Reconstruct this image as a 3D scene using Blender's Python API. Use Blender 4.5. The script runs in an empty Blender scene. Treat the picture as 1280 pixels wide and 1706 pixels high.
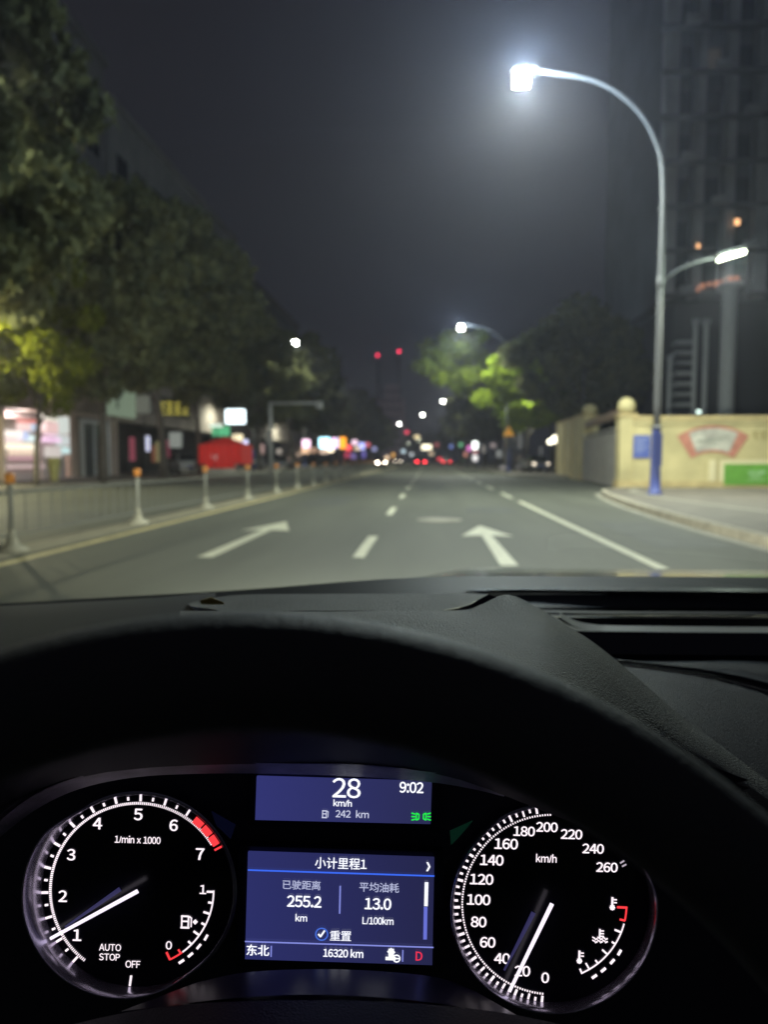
import bpy, bmesh, math, random
import numpy as np
from mathutils import Vector, Matrix

# ------------------------------------------------------------------ camera, world, exposure
sc = bpy.context.scene
FPX = 1232.0
PITCH, YAW = math.radians(-4.09), math.radians(3.48)
cam_data = bpy.data.cameras.new("camera")
cam = bpy.data.objects.new("camera", cam_data)
sc.collection.objects.link(cam)
sc.camera = cam
cam.location = (0, 0, 1.25)
cam.rotation_euler = (math.radians(90) + PITCH, 0, YAW)
cam_data.sensor_fit = 'VERTICAL'
cam_data.sensor_height = 36
cam_data.lens = 36 * FPX / 1706
cam_data.clip_start = 0.02
cam_data.clip_end = 2000
cam_data.dof.use_dof = True
cam_data.dof.focus_distance = 0.43
cam_data.dof.aperture_fstop = cam_data.lens / 3.6      # an opening about 3.6 mm wide

world = bpy.data.worlds.new("World")
sc.world = world
world.use_nodes = True
wn = world.node_tree.nodes
bg = wn["Background"]
bg.inputs[0].default_value = (0.66, 0.66, 0.84, 1)
bg.inputs[1].default_value = 0.021

sc.view_settings.view_transform = 'Standard'
sc.view_settings.look = 'None'
sc.view_settings.exposure = 0
sc.view_settings.gamma = 1
sc.render.engine = 'CYCLES'
sc.cycles.use_denoising = True
sc.cycles.max_bounces = 5
sc.cycles.diffuse_bounces = 2
sc.cycles.glossy_bounces = 3
sc.cycles.transparent_max_bounces = 12
sc.cycles.volume_bounces = 0
sc.cycles.use_light_tree = True
sc.cycles.sample_clamp_indirect = 3
sc.cycles.caustics_reflective = True
HAZE = 0.0011
LAMP_W = 10000.0      # tall street lamps
LOW_W = 2600.0        # pavement lamps
GLOW_W = 4000.0      # added point lights that make the halo at the nearest heads

col = sc.collection
C0 = Vector((0, 0, 1.25))
RM = cam.rotation_euler.to_matrix()

def ray(px, py):
    return RM @ Vector(((px - 640) / FPX, -(py - 853) / FPX, -1.0))

def D(px, py, depth):            # a point seen at that pixel, at that distance along the optical axis
    return C0 + ray(px, py) * depth

def atY(px, py, Y):
    r = ray(px, py); return C0 + r * (Y / r.y)

def atX(px, py, X):
    r = ray(px, py); return C0 + r * (X / r.x)

def atZ(px, py, Z):
    r = ray(px, py); return C0 + r * ((Z - 1.25) / r.z)

# ------------------------------------------------------------------ materials
MATS = {}
def mat(name, color=(.5, .5, .5), rough=.6, metal=0, emit=None, strength=0, noise=0, nscale=8,
        bump=0, bscale=60, spec=.5, coat=0, sampled=True, stretch=None, trans=0):
    if name in MATS: return MATS[name]
    m = bpy.data.materials.new(name); m.use_nodes = True
    nt = m.node_tree; b = nt.nodes["Principled BSDF"]
    b.inputs["Base Color"].default_value = (*color, 1)
    b.inputs["Roughness"].default_value = rough
    b.inputs["Metallic"].default_value = metal
    b.inputs["Specular IOR Level"].default_value = spec
    b.inputs["Coat Weight"].default_value = coat
    b.inputs["Transmission Weight"].default_value = trans
    if emit:
        b.inputs["Emission Color"].default_value = (*emit, 1)
        b.inputs["Emission Strength"].default_value = strength
    tc = nt.nodes.new("ShaderNodeTexCoord")
    src = tc.outputs["Object"]
    if stretch:
        mp = nt.nodes.new("ShaderNodeMapping"); mp.inputs["Scale"].default_value = stretch
        nt.links.new(src, mp.inputs[0]); src = mp.outputs[0]
    if noise:
        n = nt.nodes.new("ShaderNodeTexNoise"); n.inputs["Scale"].default_value = nscale
        n.inputs["Detail"].default_value = 5
        nt.links.new(src, n.inputs["Vector"])
        mr = nt.nodes.new("ShaderNodeMapRange")
        mr.inputs[1].default_value = .3; mr.inputs[2].default_value = .7
        mr.inputs[3].default_value = 1 - noise; mr.inputs[4].default_value = 1 + noise
        nt.links.new(n.outputs[0], mr.inputs[0])
        vm = nt.nodes.new("ShaderNodeVectorMath"); vm.operation = 'SCALE'
        vm.inputs[0].default_value = color
        nt.links.new(mr.outputs[0], vm.inputs["Scale"])
        nt.links.new(vm.outputs[0], b.inputs["Base Color"])
    if bump:
        n = nt.nodes.new("ShaderNodeTexNoise"); n.inputs["Scale"].default_value = bscale
        n.inputs["Detail"].default_value = 3
        nt.links.new(src, n.inputs["Vector"])
        bp = nt.nodes.new("ShaderNodeBump"); bp.inputs["Strength"].default_value = bump
        bp.inputs["Distance"].default_value = .002
        nt.links.new(n.outputs[0], bp.inputs["Height"])
        nt.links.new(bp.outputs[0], b.inputs["Normal"])
    if not sampled:
        m.cycles.emission_sampling = 'NONE'
    MATS[name] = m
    return m

def glow(name, color, strength, sampled=False):
    return mat(name, (.02, .02, .02), .5, emit=color, strength=strength, sampled=sampled)

def leaf_mat(name, color):
    m = bpy.data.materials.new(name); m.use_nodes = True
    nt = m.node_tree; nt.nodes.clear()
    out = nt.nodes.new("ShaderNodeOutputMaterial")
    a = nt.nodes.new("ShaderNodeBsdfDiffuse"); t = nt.nodes.new("ShaderNodeBsdfTranslucent")
    mx = nt.nodes.new("ShaderNodeMixShader"); mx.inputs[0].default_value = .45
    n = nt.nodes.new("ShaderNodeTexNoise"); n.inputs["Scale"].default_value = 1.3; n.inputs["Detail"].default_value = 4
    tc = nt.nodes.new("ShaderNodeTexCoord"); nt.links.new(tc.outputs["Object"], n.inputs["Vector"])
    r = nt.nodes.new("ShaderNodeValToRGB")
    r.color_ramp.elements[0].position = .3; r.color_ramp.elements[1].position = .7
    r.color_ramp.elements[0].color = (color[0] * .55, color[1] * .6, color[2] * .7, 1)
    r.color_ramp.elements[1].color = (color[0] * 1.45, color[1] * 1.35, color[2] * 1.1, 1)
    nt.links.new(n.outputs[0], r.inputs[0])
    for s in (a, t): nt.links.new(r.outputs[0], s.inputs[0])
    nt.links.new(a.outputs[0], mx.inputs[1]); nt.links.new(t.outputs[0], mx.inputs[2])
    nt.links.new(mx.outputs[0], out.inputs[0])
    return m

# ------------------------------------------------------------------ helpers
def link(name, me, m=None, parent=None, loc=None, smooth=False):
    o = bpy.data.objects.new(name, me); col.objects.link(o)
    if m is not None and len(me.materials) == 0: me.materials.append(m)
    if smooth:
        for p in me.polygons: p.use_smooth = True
    if loc is not None: o.location = loc
    if parent is not None:
        o.parent = parent
        mw = basis(parent)
        o.matrix_parent_inverse = mw.inverted()
    return o

def basis(o):
    m = Matrix.LocRotScale(o.location, o.rotation_euler, o.scale)
    if o.parent is not None: m = basis(o.parent) @ o.matrix_parent_inverse @ m
    return m

def mesh(name, verts, faces, m, parent=None, smooth=False, thick=0, bevel=0):
    me = bpy.data.meshes.new(name)
    me.from_pydata([tuple(v) for v in verts], [], faces); me.update()
    o = link(name, me, m, parent, smooth=smooth)
    if thick:
        s = o.modifiers.new("solid", 'SOLIDIFY'); s.thickness = abs(thick); s.offset = -1 if thick > 0 else 1
    if bevel:
        b = o.modifiers.new("bevel", 'BEVEL'); b.width = bevel; b.segments = 2; b.limit_method = 'ANGLE'
    return o

class MB:
    def __init__(s): s.v = []; s.f = []
    def add(s, v, f):
        k = len(s.v); s.v += [tuple(x) for x in v]; s.f += [tuple(i + k for i in q) for q in f]; return s
    def box(s, x0, x1, y0, y1, z0, z1):
        v = [(x, y, z) for x in (x0, x1) for y in (y0, y1) for z in (z0, z1)]
        return s.add(v, [(0, 1, 3, 2), (4, 6, 7, 5), (0, 4, 5, 1), (2, 3, 7, 6), (0, 2, 6, 4), (1, 5, 7, 3)])
    def obox(s, c, U, V, N, w, h, d):     # oriented box: centre, axes, sizes
        c = Vector(c); v = [c + U * (w * .5 * i) + V * (h * .5 * j) + N * (d * .5 * k) for i in (-1, 1) for j in (-1, 1) for k in (-1, 1)]
        return s.add(v, [(0, 1, 3, 2), (4, 6, 7, 5), (0, 4, 5, 1), (2, 3, 7, 6), (0, 2, 6, 4), (1, 5, 7, 3)])
    def tube(s, pts, rad, n=10, cap=True):
        pts = [Vector(p) for p in pts]
        if not isinstance(rad, (list, tuple)): rad = [rad] * len(pts)
        vs = []; prev = None
        for i, p in enumerate(pts):
            t = (pts[min(i + 1, len(pts) - 1)] - pts[max(i - 1, 0)]).normalized()
            if prev is None:
                a = Vector((0, 0, 1)) if abs(t.z) < .9 else Vector((1, 0, 0))
            else: a = prev
            u = (a - t * a.dot(t)).normalized(); w = t.cross(u); prev = u
            for k in range(n):
                q = 2 * math.pi * k / n
                vs.append(p + (u * math.cos(q) + w * math.sin(q)) * rad[i])
        fs = [(i * n + k, i * n + (k + 1) % n, (i + 1) * n + (k + 1) % n, (i + 1) * n + k) for i in range(len(pts) - 1) for k in range(n)]
        if cap: fs += [tuple(range(n))[::-1], tuple(range((len(pts) - 1) * n, len(pts) * n))]
        return s.add(vs, fs)
    def lathe(s, prof, c=(0, 0, 0), n=16):   # prof: (r, z)
        vs = [(c[0] + r * math.cos(2 * math.pi * k / n), c[1] + r * math.sin(2 * math.pi * k / n), c[2] + z) for r, z in prof for k in range(n)]
        fs = [(i * n + k, i * n + (k + 1) % n, (i + 1) * n + (k + 1) % n, (i + 1) * n + k) for i in range(len(prof) - 1) for k in range(n)]
        fs += [tuple(range(n))[::-1], tuple(range((len(prof) - 1) * n, len(prof) * n))]
        return s.add(vs, fs)
    def prism(s, poly, axis, a0, a1):        # poly in the two other axes
        n = len(poly)
        def mk(p, a):
            return {'x': (a, p[0], p[1]), 'y': (p[0], a, p[1]), 'z': (p[0], p[1], a)}[axis]
        vs = [mk(p, a0) for p in poly] + [mk(p, a1) for p in poly]
        return s.add(vs, [tuple(range(n))[::-1], tuple(range(n, 2 * n))] + [(i, (i + 1) % n, n + (i + 1) % n, n + i) for i in range(n)])
    def build(s, name, m, parent=None, smooth=False, bevel=0):
        o = mesh(name, s.v, s.f, m, parent, smooth, 0, bevel)
        bm = bmesh.new(); bm.from_mesh(o.data); bmesh.ops.recalc_face_normals(bm, faces=bm.faces); bm.to_mesh(o.data); bm.free()
        if smooth:
            for p in o.data.polygons: p.use_smooth = True
        return o

def empty(name, loc, rz=0):
    o = bpy.data.objects.new(name, None); col.objects.link(o)
    o.empty_display_size = .2; o.location = loc; o.rotation_euler = (0, 0, rz); return o

def tag(o, label=None, cat=None, group=None, kind=None):
    if label: o['label'] = label
    if cat: o['category'] = cat
    if group: o['group'] = group
    if kind: o['kind'] = kind
    return o

def structure(o): o['kind'] = 'structure'; return o

def copy_tree(o, parent=None):
    c = o.copy(); col.objects.link(c)
    if parent is not None: c.parent = parent
    for ch in [x for x in ALLOBJ() if x.parent is o]: copy_tree(ch, c)
    return c
def ALLOBJ(): return list(o_children())
def o_children(): return bpy.data.objects

def smooth_curve(pts, n=6):                # Catmull-Rom through the points
    P = [Vector(p) for p in pts]; P = [P[0] * 2 - P[1]] + P + [P[-1] * 2 - P[-2]]; out = []
    for i in range(1, len(P) - 2):
        for k in range(n):
            t = k / n
            out.append(.5 * ((2 * P[i]) + (P[i + 1] - P[i - 1]) * t + (2 * P[i - 1] - 5 * P[i] + 4 * P[i + 1] - P[i + 2]) * t * t + (3 * P[i] - P[i - 1] - 3 * P[i + 1] + P[i + 2]) * t ** 3))
    out.append(P[-2]); return out

def point_light(name, loc, power, color, size=.15, parent=None, spot=None, aim=None):
    l = bpy.data.lights.new(name, 'SPOT' if spot else 'POINT'); l.energy = power; l.color = color; l.shadow_soft_size = size
    if spot: l.spot_size = math.radians(spot); l.spot_blend = .8
    o = bpy.data.objects.new(name, l); col.objects.link(o); o.location = loc
    if aim is not None: o.rotation_euler = (Vector(aim) - Vector(loc)).to_track_quat('-Z', 'Y').to_euler()
    if parent is not None:
        o.parent = parent; o.matrix_parent_inverse = basis(parent).inverted()
    return o

# ------------------------------------------------------------------ ground, road, pavements
asphalt = mat("asphalt", (.074, .076, .06), .72, noise=.2, nscale=1.0, bump=.7, bscale=45, spec=.3, stretch=(1, .12, 1))
asphalt_far = mat("old_asphalt", (.07, .066, .056), .6, noise=.2, nscale=.7, bump=.5, bscale=40)
paving = mat("paving", (.125, .108, .088), .75, noise=.25, nscale=1.5, bump=.5, bscale=30)
paving_band = mat("paving_band", (.24, .225, .18), .7, noise=.2, nscale=3)
kerb_m = mat("kerb_concrete", (.3, .27, .21), .8, noise=.25, nscale=4, bump=.4, bscale=30)
white_paint = mat("road_paint", (.5, .49, .37), .6, noise=.22, nscale=9)
yellow_paint = mat("yellow_road_paint", (.5, .42, .2), .6, noise=.25, nscale=5)
gx0, gx1, gy0, gy1 = -118, 118, -18, 645
structure(MB().box(gx0, gx1, gy0, gy1, -.3, -.03).build("ground", mat("ground_soil", (.06, .06, .05), .9, noise=.3, nscale=.5)))
structure(MB().box(-16.2, 12, gy0, gy1, -.2, 0).build("road", asphalt))
structure(MB().box(-30, -16.2, gy0, gy1, -.2, .13).build("pavement", mat("far_paving", (.13, .115, .095), .75, noise=.3, nscale=.8)))
# near pavement: its kerb runs beside the lane and swings out at the gate's driveway
edge = smooth_curve([(4.85, -10, 0), (4.85, 0, 0), (4.82, 8, 0), (4.85, 13.6, 0), (5.15, 19, 0), (5.7, 24, 0), (6.3, 27.2, 0), (7.4, 29, 0), (8.3, 29.6, 0)], 6)
poly = [(p.x, p.y) for p in edge] + [(60, 29.6), (60, -10)]
structure(MB().prism(poly, 'z', -.2, .14).build("pavement", paving))
k = MB()
inner = [p + Vector((.16, 0, 0)) if p.y < 24 else p + Vector((.1, -.14, 0)) for p in edge]
n = len(edge)
vs = [(p.x - .02, p.y, z) for z in (-.05, .155) for p in edge] + [(p.x, p.y, z) for z in (.155, -.05) for p in inner]
k.add(vs, [(r * n + i, r * n + i + 1, ((r + 1) % 4) * n + i + 1, ((r + 1) % 4) * n + i) for r in range(4) for i in range(n - 1)])
structure(k.build("kerb", kerb_m))
g1 = [(p.x - .05, p.y, .004) for p in edge]; g0 = [(p.x - .24, p.y, .004) for p in edge]
structure(mesh("gutter_strip", g0 + g1, [(i, i + 1, n + i + 1, n + i) for i in range(n - 1)], paving_band, thick=0))
bandc = smooth_curve([(7.5, 0, 0), (7.3, 10, 0), (7.06, 15.4, 0), (6.6, 21, 0), (6.75, 25, 0), (7.4, 27.4, 0), (9, 28.6, 0), (20, 28.8, 0)], 5)
m_ = len(bandc)
L = []
for i, p in enumerate(bandc):
    t = (bandc[min(i + 1, m_ - 1)] - bandc[max(i - 1, 0)]).normalized(); L.append((p + Vector((t.y, -t.x, 0)) * .22))
structure(mesh("paving_band", [(p.x, p.y, .146) for p in bandc] + [(p.x, p.y, .146) for p in L], [(i, i + 1, m_ + i + 1, m_ + i) for i in range(m_ - 1)], paving_band))
structure(MB().prism([(6.2, 52), (8.9, 48.5), (60, 48.5), (60, gy1), (6.2, gy1)], 'z', -.2, .14).build("pavement", paving))
structure(MB().prism([(6.05, 52), (8.8, 48.3), (8.9, 48.5), (6.2, 52.1), (6.2, gy1), (6.05, gy1)], 'z', -.1, .155).build("kerb", paving_band))
structure(MB().box(-16.2, -16.0, gy0, gy1, -.1, .15).build("kerb", kerb_m))

def marking(name, x0, x1, y0, y1, m=white_paint, z=.004):
    return structure(mesh(name, [(x0, y0, z), (x1, y0, z), (x1, y1, z), (x0, y1, z)], [(0, 1, 2, 3)], m))
for i in range(18):
    y = 9.3 + 7.2 * i
    marking("lane_dash", -.97, -.82, y, y + 2.6)
marking("edge_line", 2.6, 2.74, 2, 22)
for i in range(10): marking("edge_dash", 2.6, 2.74, 24 + 7 * i, 27.5 + 7 * i)
marking("yellow_line", -5.16, -4.98, 0, 200, yellow_paint)
marking("median_strip", -5.95, -5.3, 0, 260, mat("median_strip_paving", (.2, .18, .12), .8, noise=.25, nscale=3), .006)
def arrow(x, y0, y1, z=.005):
    w, hw, hl = .08, .42, 1.75
    structure(mesh("road_arrow", [(x - w * 1.3, y0, z), (x + w * 1.3, y0, z), (x + w, y1 - hl, z), (x + hw, y1 - hl - .15, z), (x, y1, z), (x - hw, y1 - hl - .15, z), (x - w, y1 - hl, z)],
         [(0, 1, 2, 6), (6, 2, 3, 4, 5)], white_paint))
patch_m = mat("tar_patch", (.05, .053, .046), .75, noise=.3, nscale=2, bump=.8, bscale=40)
for (xa, xb, ya, yb) in ((-3.6, -2.3, 19.5, 25), (.9, 2.1, 17.2, 19.4), (-.5, .7, 29, 41), (-9.5, -7, 12, 17), (3.2, 4.4, 10.5, 15)):
    structure(mesh("asphalt_patch", [(xa, ya, .0035), (xb, ya + .12, .0035), (xb - .06, yb, .0035), (xa + .05, yb - .15, .0035)], [(0, 1, 2, 3)], patch_m))
arrow(-2.85, 9.2, 14.6); arrow(.95, 8.7, 13.9)
mh = MB().lathe([(.46, 0), (.46, .012), (.36, .012), (.36, .006), (.34, .006), (.34, .014)], (.22, 15.2, 0), 24).build("manhole_cover", paving_band)
tag(mh, "round pale manhole cover in the lane beyond the straight arrow", "manhole cover")

# ------------------------------------------------------------------ yellow compound wall and gate
yel = mat("yellow_render", (.46, .39, .2), .8, noise=.2, nscale=.9, bump=.3, bscale=20)
yel_d = mat("yellow_trim", (.45, .35, .17), .8, noise=.15, nscale=2)
WY = 30.2
def wy(px, py, dy=0):
    p = atY(px, py, WY + dy); return p
wl = empty("compound_wall", (14, WY, 0))
tag(wl, "yellow rendered compound wall with a coping, behind the street lamp", "wall")
x0 = wy(1058, 700).x; zt = wy(1150, 700).z
MB().box(x0, 34, WY, WY + .3, 0, zt).build("wall_body", yel, wl)
xx = x0
while xx < 34:
    MB().box(xx, min(34.05, xx + 1.488), WY - .09 - .006 * (int(xx * 3) % 3), WY + .39, zt + .003, zt + .17 + .004 * (int(xx * 5) % 3)).build("coping_stone", yel_d, wl); xx += 1.5
MB().box(x0, 34.03, WY - .05, WY + .35, zt - .17, zt + .0).build("coping_band", yel, wl)
MB().box(x0, 34.02, WY - .045, WY - .002, .1, .38).build("plinth", yel_d, wl)
x = wy(1187, 780).x
MB().box(x - .13, x + .13, WY - .06, WY - .003, .383, wy(1187, 766).z).build("pilaster", mat("cream_render", (.6, .53, .33), .8), wl)
# a lower frame around the green board
a = wy(1203, 770); b = wy(1290, 770)
MB().box(a.x - .06, 15.2, WY - .03, WY - .003, .383, a.z + .09).build("board_surround", mat("cream_render"), wl)
# blue notice board
a = wy(1056, 725); b = wy(1083, 763)
o = empty("notice_board", ((a.x + b.x) / 2, WY - .02, b.z)); tag(o, "small blue notice board on the yellow wall behind the lamp pole", "notice board")
MB().box(a.x, b.x, WY - .05, WY - .004, b.z, a.z).build("board", mat("blue_board", (.07, .1, .33), .5, noise=.1), o)
for i in range(6):
    z = a.z - .16 - i * .1
    MB().box(a.x + .07, b.x - .07 - .1 * (i % 3), WY - .056, WY - .052, z, z + .03).build("text_line", mat("faded_white_print", (.3, .34, .5), .6), o)
# green poster board
a = wy(1207, 773); b = wy(1282, 808)
o = empty("green_board", ((a.x + b.x) / 2, WY - .04, b.z)); tag(o, "bright green poster board low on the yellow wall", "poster board")
MB().box(a.x, 15.0, WY - .07, WY - .032, b.z, a.z).build("board", mat("green_board", (.12, .3, .045), .5, noise=.12, nscale=3), o)
mg = mat("pale_green_print", (.3, .5, .25), .6)
for i, (u, v, w, h) in enumerate([(.9, .55, .35, .05), (.95, .45, .5, .06), (1.0, .33, .4, .05), (1.3, .5, .3, .12), (.9, .24, .7, .03)]):
    MB().box(a.x + u, a.x + u + w, WY - .074, WY - .072, b.z + v - .05, b.z + v + h - .05).build("printed_patch", mg, o)
# fan-shaped mural
A = wy(1132, 735); B = wy(1245, 735); top = wy(1188, 709).z; cx_ = (A.x + B.x) / 2
o = empty("fan_mural", (cx_, WY - .02, A.z - .7)); tag(o, "fan shaped landscape mural with a pink border painted on the yellow wall", "mural")
def fan(r0, r1, a0, a1, y, name, m, th=.012):
    N = 18; cz = top - 2.55
    vs = []
    for r in (r0, r1):
        for i in range(N + 1):
            q = math.radians(90 + a0 + (a1 - a0) * i / N); vs.append((cx_ + r * math.cos(q), y, cz + r * math.sin(q)))
    fs = [(i, i + 1, N + 2 + i, N + 1 + i) for i in range(N)]
    return mesh(name, vs, fs, m, o, thick=th)
pink = mat("pink_border_paint", (.42, .17, .12), .8, noise=.2, nscale=4)
fan(1.5, 2.55, -33, 33, WY - .016, "border", pink)
fan(1.6, 2.45, -23, 23, WY - .032, "picture_field", mat("mural_field", (.4, .38, .33), .8, noise=.35, nscale=2.6), .01)
mh_ = mat("mural_hills", (.24, .25, .21), .8)
czz = top - 2.55
for (r, a0, w, h) in [(1.95, 14, .5, .12), (1.9, 3, .6, .16), (2.0, -8, .55, .1), (1.75, -2, .8, .05), (2.15, -14, .35, .09)]:
    q = math.radians(90 + a0); c = (cx_ + r * math.cos(q), czz + r * math.sin(q))
    pts = [(c[0] - w / 2, c[1]), (c[0] - w / 4, c[1] + h * .7), (c[0], c[1] + h), (c[0] + w / 5, c[1] + h * .5), (c[0] + w / 2, c[1])]
    MB().prism(pts, 'y', WY - .048, WY - .044).build("painted_hill", mh_, o)
# olive lettering strip at the picture's edge, unreadable strokes
a = wy(1254, 719); b = wy(1280, 732)
o = empty("wall_lettering", (a.x + .5, WY, b.z)); tag(o, "small olive painted lettering high on the yellow wall beside the mural", "lettering")
for i in range(5):
    X = a.x + .02 + i * .3; z0, z1 = b.z, a.z; h = z1 - z0
    mo = mat("olive_paint", (.25, .19, .05), .8)
    s = MB()
    s.box(X, X + .24, WY - .012, WY - .003, z1 - .05, z1 - .01); s.box(X + .1, X + .14, WY - .012, WY - .003, z0, z1 - .053)
    s.box(X, X + .098, WY - .012, WY - .003, z0 + h * .45, z0 + h * .45 + .04); s.box(X + .142, X + .24, WY - .012, WY - .003, z0 + .03 * i, z0 + .03 * i + .04)
    s.build("character", mo, o)

def gate_column(px, pw, Y, ptop, label):
    a = atY(px - pw / 2, ptop, Y); b = atY(px + pw / 2, ptop, Y); w = (b.x - a.x); x = (a.x + b.x) / 2; h = a.z
    o = empty("gate_column", (x, Y, 0)); tag(o, label, "gate column", "columns of the compound gate")
    MB().box(x - w / 2, x + w / 2, Y - w / 2, Y + w / 2, 0, h - .75).build("shaft", yel, o)
    MB().box(x - w / 2 - .05, x + w / 2 + .05, Y - w / 2 - .05, Y + w / 2 + .05, h - .747, h - .62).build("cap", yel_d, o)
    MB().lathe([(w * .3, 0), (w * .52, .12), (w * .56, .3), (w * .5, .46), (w * .3, .6), (.06, .66)], (x, Y, h - .617), 14).build("ball_finial", yel, o, True)
    MB().box(x - w / 2 - .06, x + w / 2 + .06, Y - w / 2 - .06, Y + w / 2 + .06, .0, .4).build("base_block", yel_d, o)
gate_column(1045, 27, 30.6, 664, "yellow gate column with a ball finial at the end of the mural wall")
gate_column(984, 24, 44, 674, "farther yellow gate column with a ball finial, left of the grey gate")
# sliding gate: grey sheet panels
gt = empty("compound_gate", (9.9, 38, 0)); tag(gt, "grey sheet metal sliding gate between the two yellow columns", "gate")
steel = mat("grey_gate_sheet", (.28, .27, .25), .55, metal=.2, noise=.15, nscale=2)
A = atY(972, 780, 43.2); B = atY(1026, 780, 32.2); zt2 = atY(1000, 722, 38).z
U = Vector((B.x - A.x, B.y - A.y, 0)); LEN = U.length; U.normalize(); Nn = Vector((U.y, -U.x, 0))
for i in range(9):
    c = Vector((A.x, A.y, 0)) + U * (LEN * (i + .5) / 9) + Vector((0, 0, zt2 / 2))
    MB().obox(c, U, Vector((0, 0, 1)), Nn, LEN / 9 - .03, zt2 - .25, .04 + .015 * (i % 2)).build("gate_panel", steel, gt)
for z in (.12, zt2):
    MB().obox(Vector((A.x, A.y, z)) + U * LEN / 2, U, Vector((0, 0, 1)), Nn, LEN, .1, .1).build("gate_rail", steel, gt)
bm_ = empty("gate_beam", (10, 39, 3.2)); tag(bm_, "dull brown beam spanning above the grey gate", "beam")
MB().obox(Vector((A.x, A.y, atY(1000, 700, 38).z)) + U * LEN / 2 + Nn * -.2, U, Vector((0, 0, 1)), Nn, LEN, .35, .3).build("beam_body", mat("brown_beam", (.2, .13, .08), .7), bm_)
# farther run of wall
fw = empty("compound_wall", (9.6, 50, 0)); tag(fw, "receding dull yellow wall run beyond the grey gate", "wall")
A2 = atY(970, 780, 45); B2 = atY(931, 780, 56); zt3 = atY(950, 702, 50).z
U2 = Vector((B2.x - A2.x, B2.y - A2.y, 0)); L2 = U2.length; U2.normalize(); N2 = Vector((U2.y, -U2.x, 0))
MB().obox(Vector((A2.x, A2.y, zt3 / 2)) + U2 * L2 / 2, U2, Vector((0, 0, 1)), N2, L2, zt3, .3).build("wall_body", yel, fw)
MB().obox(Vector((A2.x, A2.y, zt3 + .09)) + U2 * L2 / 2, U2, Vector((0, 0, 1)), N2, L2, .16, .42).build("coping", yel_d, fw)
for t in (.3, .62, .95):
    MB().obox(Vector((A2.x, A2.y, zt3 / 2)) + U2 * L2 * t + N2 * -.17, U2, Vector((0, 0, 1)), N2, .5, zt3 - .02, .12).build("pilaster", yel_d, fw)

# ------------------------------------------------------------------ street lamps
pole_m = mat("galvanised_pole", (.125, .125, .13), .6, metal=.2, noise=.06)
blue_m = mat("blue_pole_paint", (.06, .08, .28), .5)
head_m = mat("lamp_head_grey", (.08, .08, .085), .4, metal=.4)
LAMPC = (.95, 1.0, .82)
def lamp(x, y, side, label, w_tall, w_low, strong):
    o = empty("street_lamp", (x, y, .0)); tag(o, label, "street lamp", "double street lamps along the road")
    s = side
    zl = .14 if abs(x) < 20 else .1
    MB().lathe([(.24, 0), (.24, .05), (.17, .08), (.155, .6), (.14, 1.9), (.135, 2.05)], (x, y, zl), 14).build("painted_base", blue_m, o, True)
    MB().box(x - .13, x + .13, y - .2, y - .13, zl + .9, zl + 1.9).build("cable_door", blue_m, o)
    path = smooth_curve([(x, y, 2.19), (x, y, 6), (x, y, 9.7), (x - s * .28, y, 10.95), (x - s * .95, y, 11.95), (x - s * 2.1, y, 12.7), (x - s * 3.8, y, 13.05)], 5)
    MB().tube(path, [.12 - .06 * min(1, p.z / 13) for p in path], 12).build("pole", pole_m, o, True)
    MB().lathe([(.15, 0), (.17, .02), (.17, .06), (.125, .1)], (x, y, 2.19), 14).build("flange", pole_m, o, True)
    MB().lathe([(.1, 0), (.115, .02), (.115, .3), (.1, .32)], (x, y, 6.52), 12).build("arm_clamp", pole_m, o, True)
    path = smooth_curve([(x, y, 6.7), (x + s * .6, y, 7.1), (x + s * 1.3, y, 7.35), (x + s * 1.8, y, 7.42)], 5)
    MB().tube(path, .045, 8).build("side_arm", pole_m, o, True)
    MB().prism([(x - s * 3.78, 12.99), (x - s * 4.66, 13.0), (x - s * 4.6, 13.09), (x - s * 3.9, 13.12)], 'y', y - .2, y + .2).build("tall_head", head_m, o, bevel=.03)
    g = MB().box(*sorted((x - s * 4.1, x - s * 4.56)), y - .2, y + .16, 12.62, 12.98).build("tall_lens", glow("street_lamp_glow", (1, 1, .9), 60), o, bevel=.05)
    MB().prism([(x + s * 1.6, 7.4), (x + s * 2.55, 7.62), (x + s * 2.5, 7.72), (x + s * 1.7, 7.56)], 'y', y - .14, y + .14).build("low_head", head_m, o, bevel=.02)
    MB().prism([(x + s * 1.72, 7.3), (x + s * 2.5, 7.52), (x + s * 2.45, 7.59), (x + s * 1.75, 7.4)], 'y', y - .14, y + .12).build("low_lens", glow("low_lamp_glow", (.95, 1, .75), 14), o)
    if w_tall:
        point_light("tall_light", (x - s * 4.3, y - .35, 12.6), w_tall, LAMPC, .3, o, spot=158, aim=(x - s * 5, y - 1, 0))
        if strong: point_light("tall_glow", (x - s * 4.35, y - 1.1, 12.7), GLOW_W * strong, (.66, .85, 1.0), .12, o)
    if w_low:
        point_light("low_light", (x + s * 2.1, y - .05, 7.2), w_low, LAMPC, .2, o, spot=156, aim=(x + s * 2.5, y - .5, 0))
        if strong: point_light("low_glow", (x + s * 2.1, y - .2, 7.2), GLOW_W * .12 * strong, (.8, 1, .8), .2, o)
    return o
lamp(7.1, 23.7, 1, "tall double street lamp with a blue base in front of the yellow wall", LAMP_W, LOW_W, 1.0)
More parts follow.
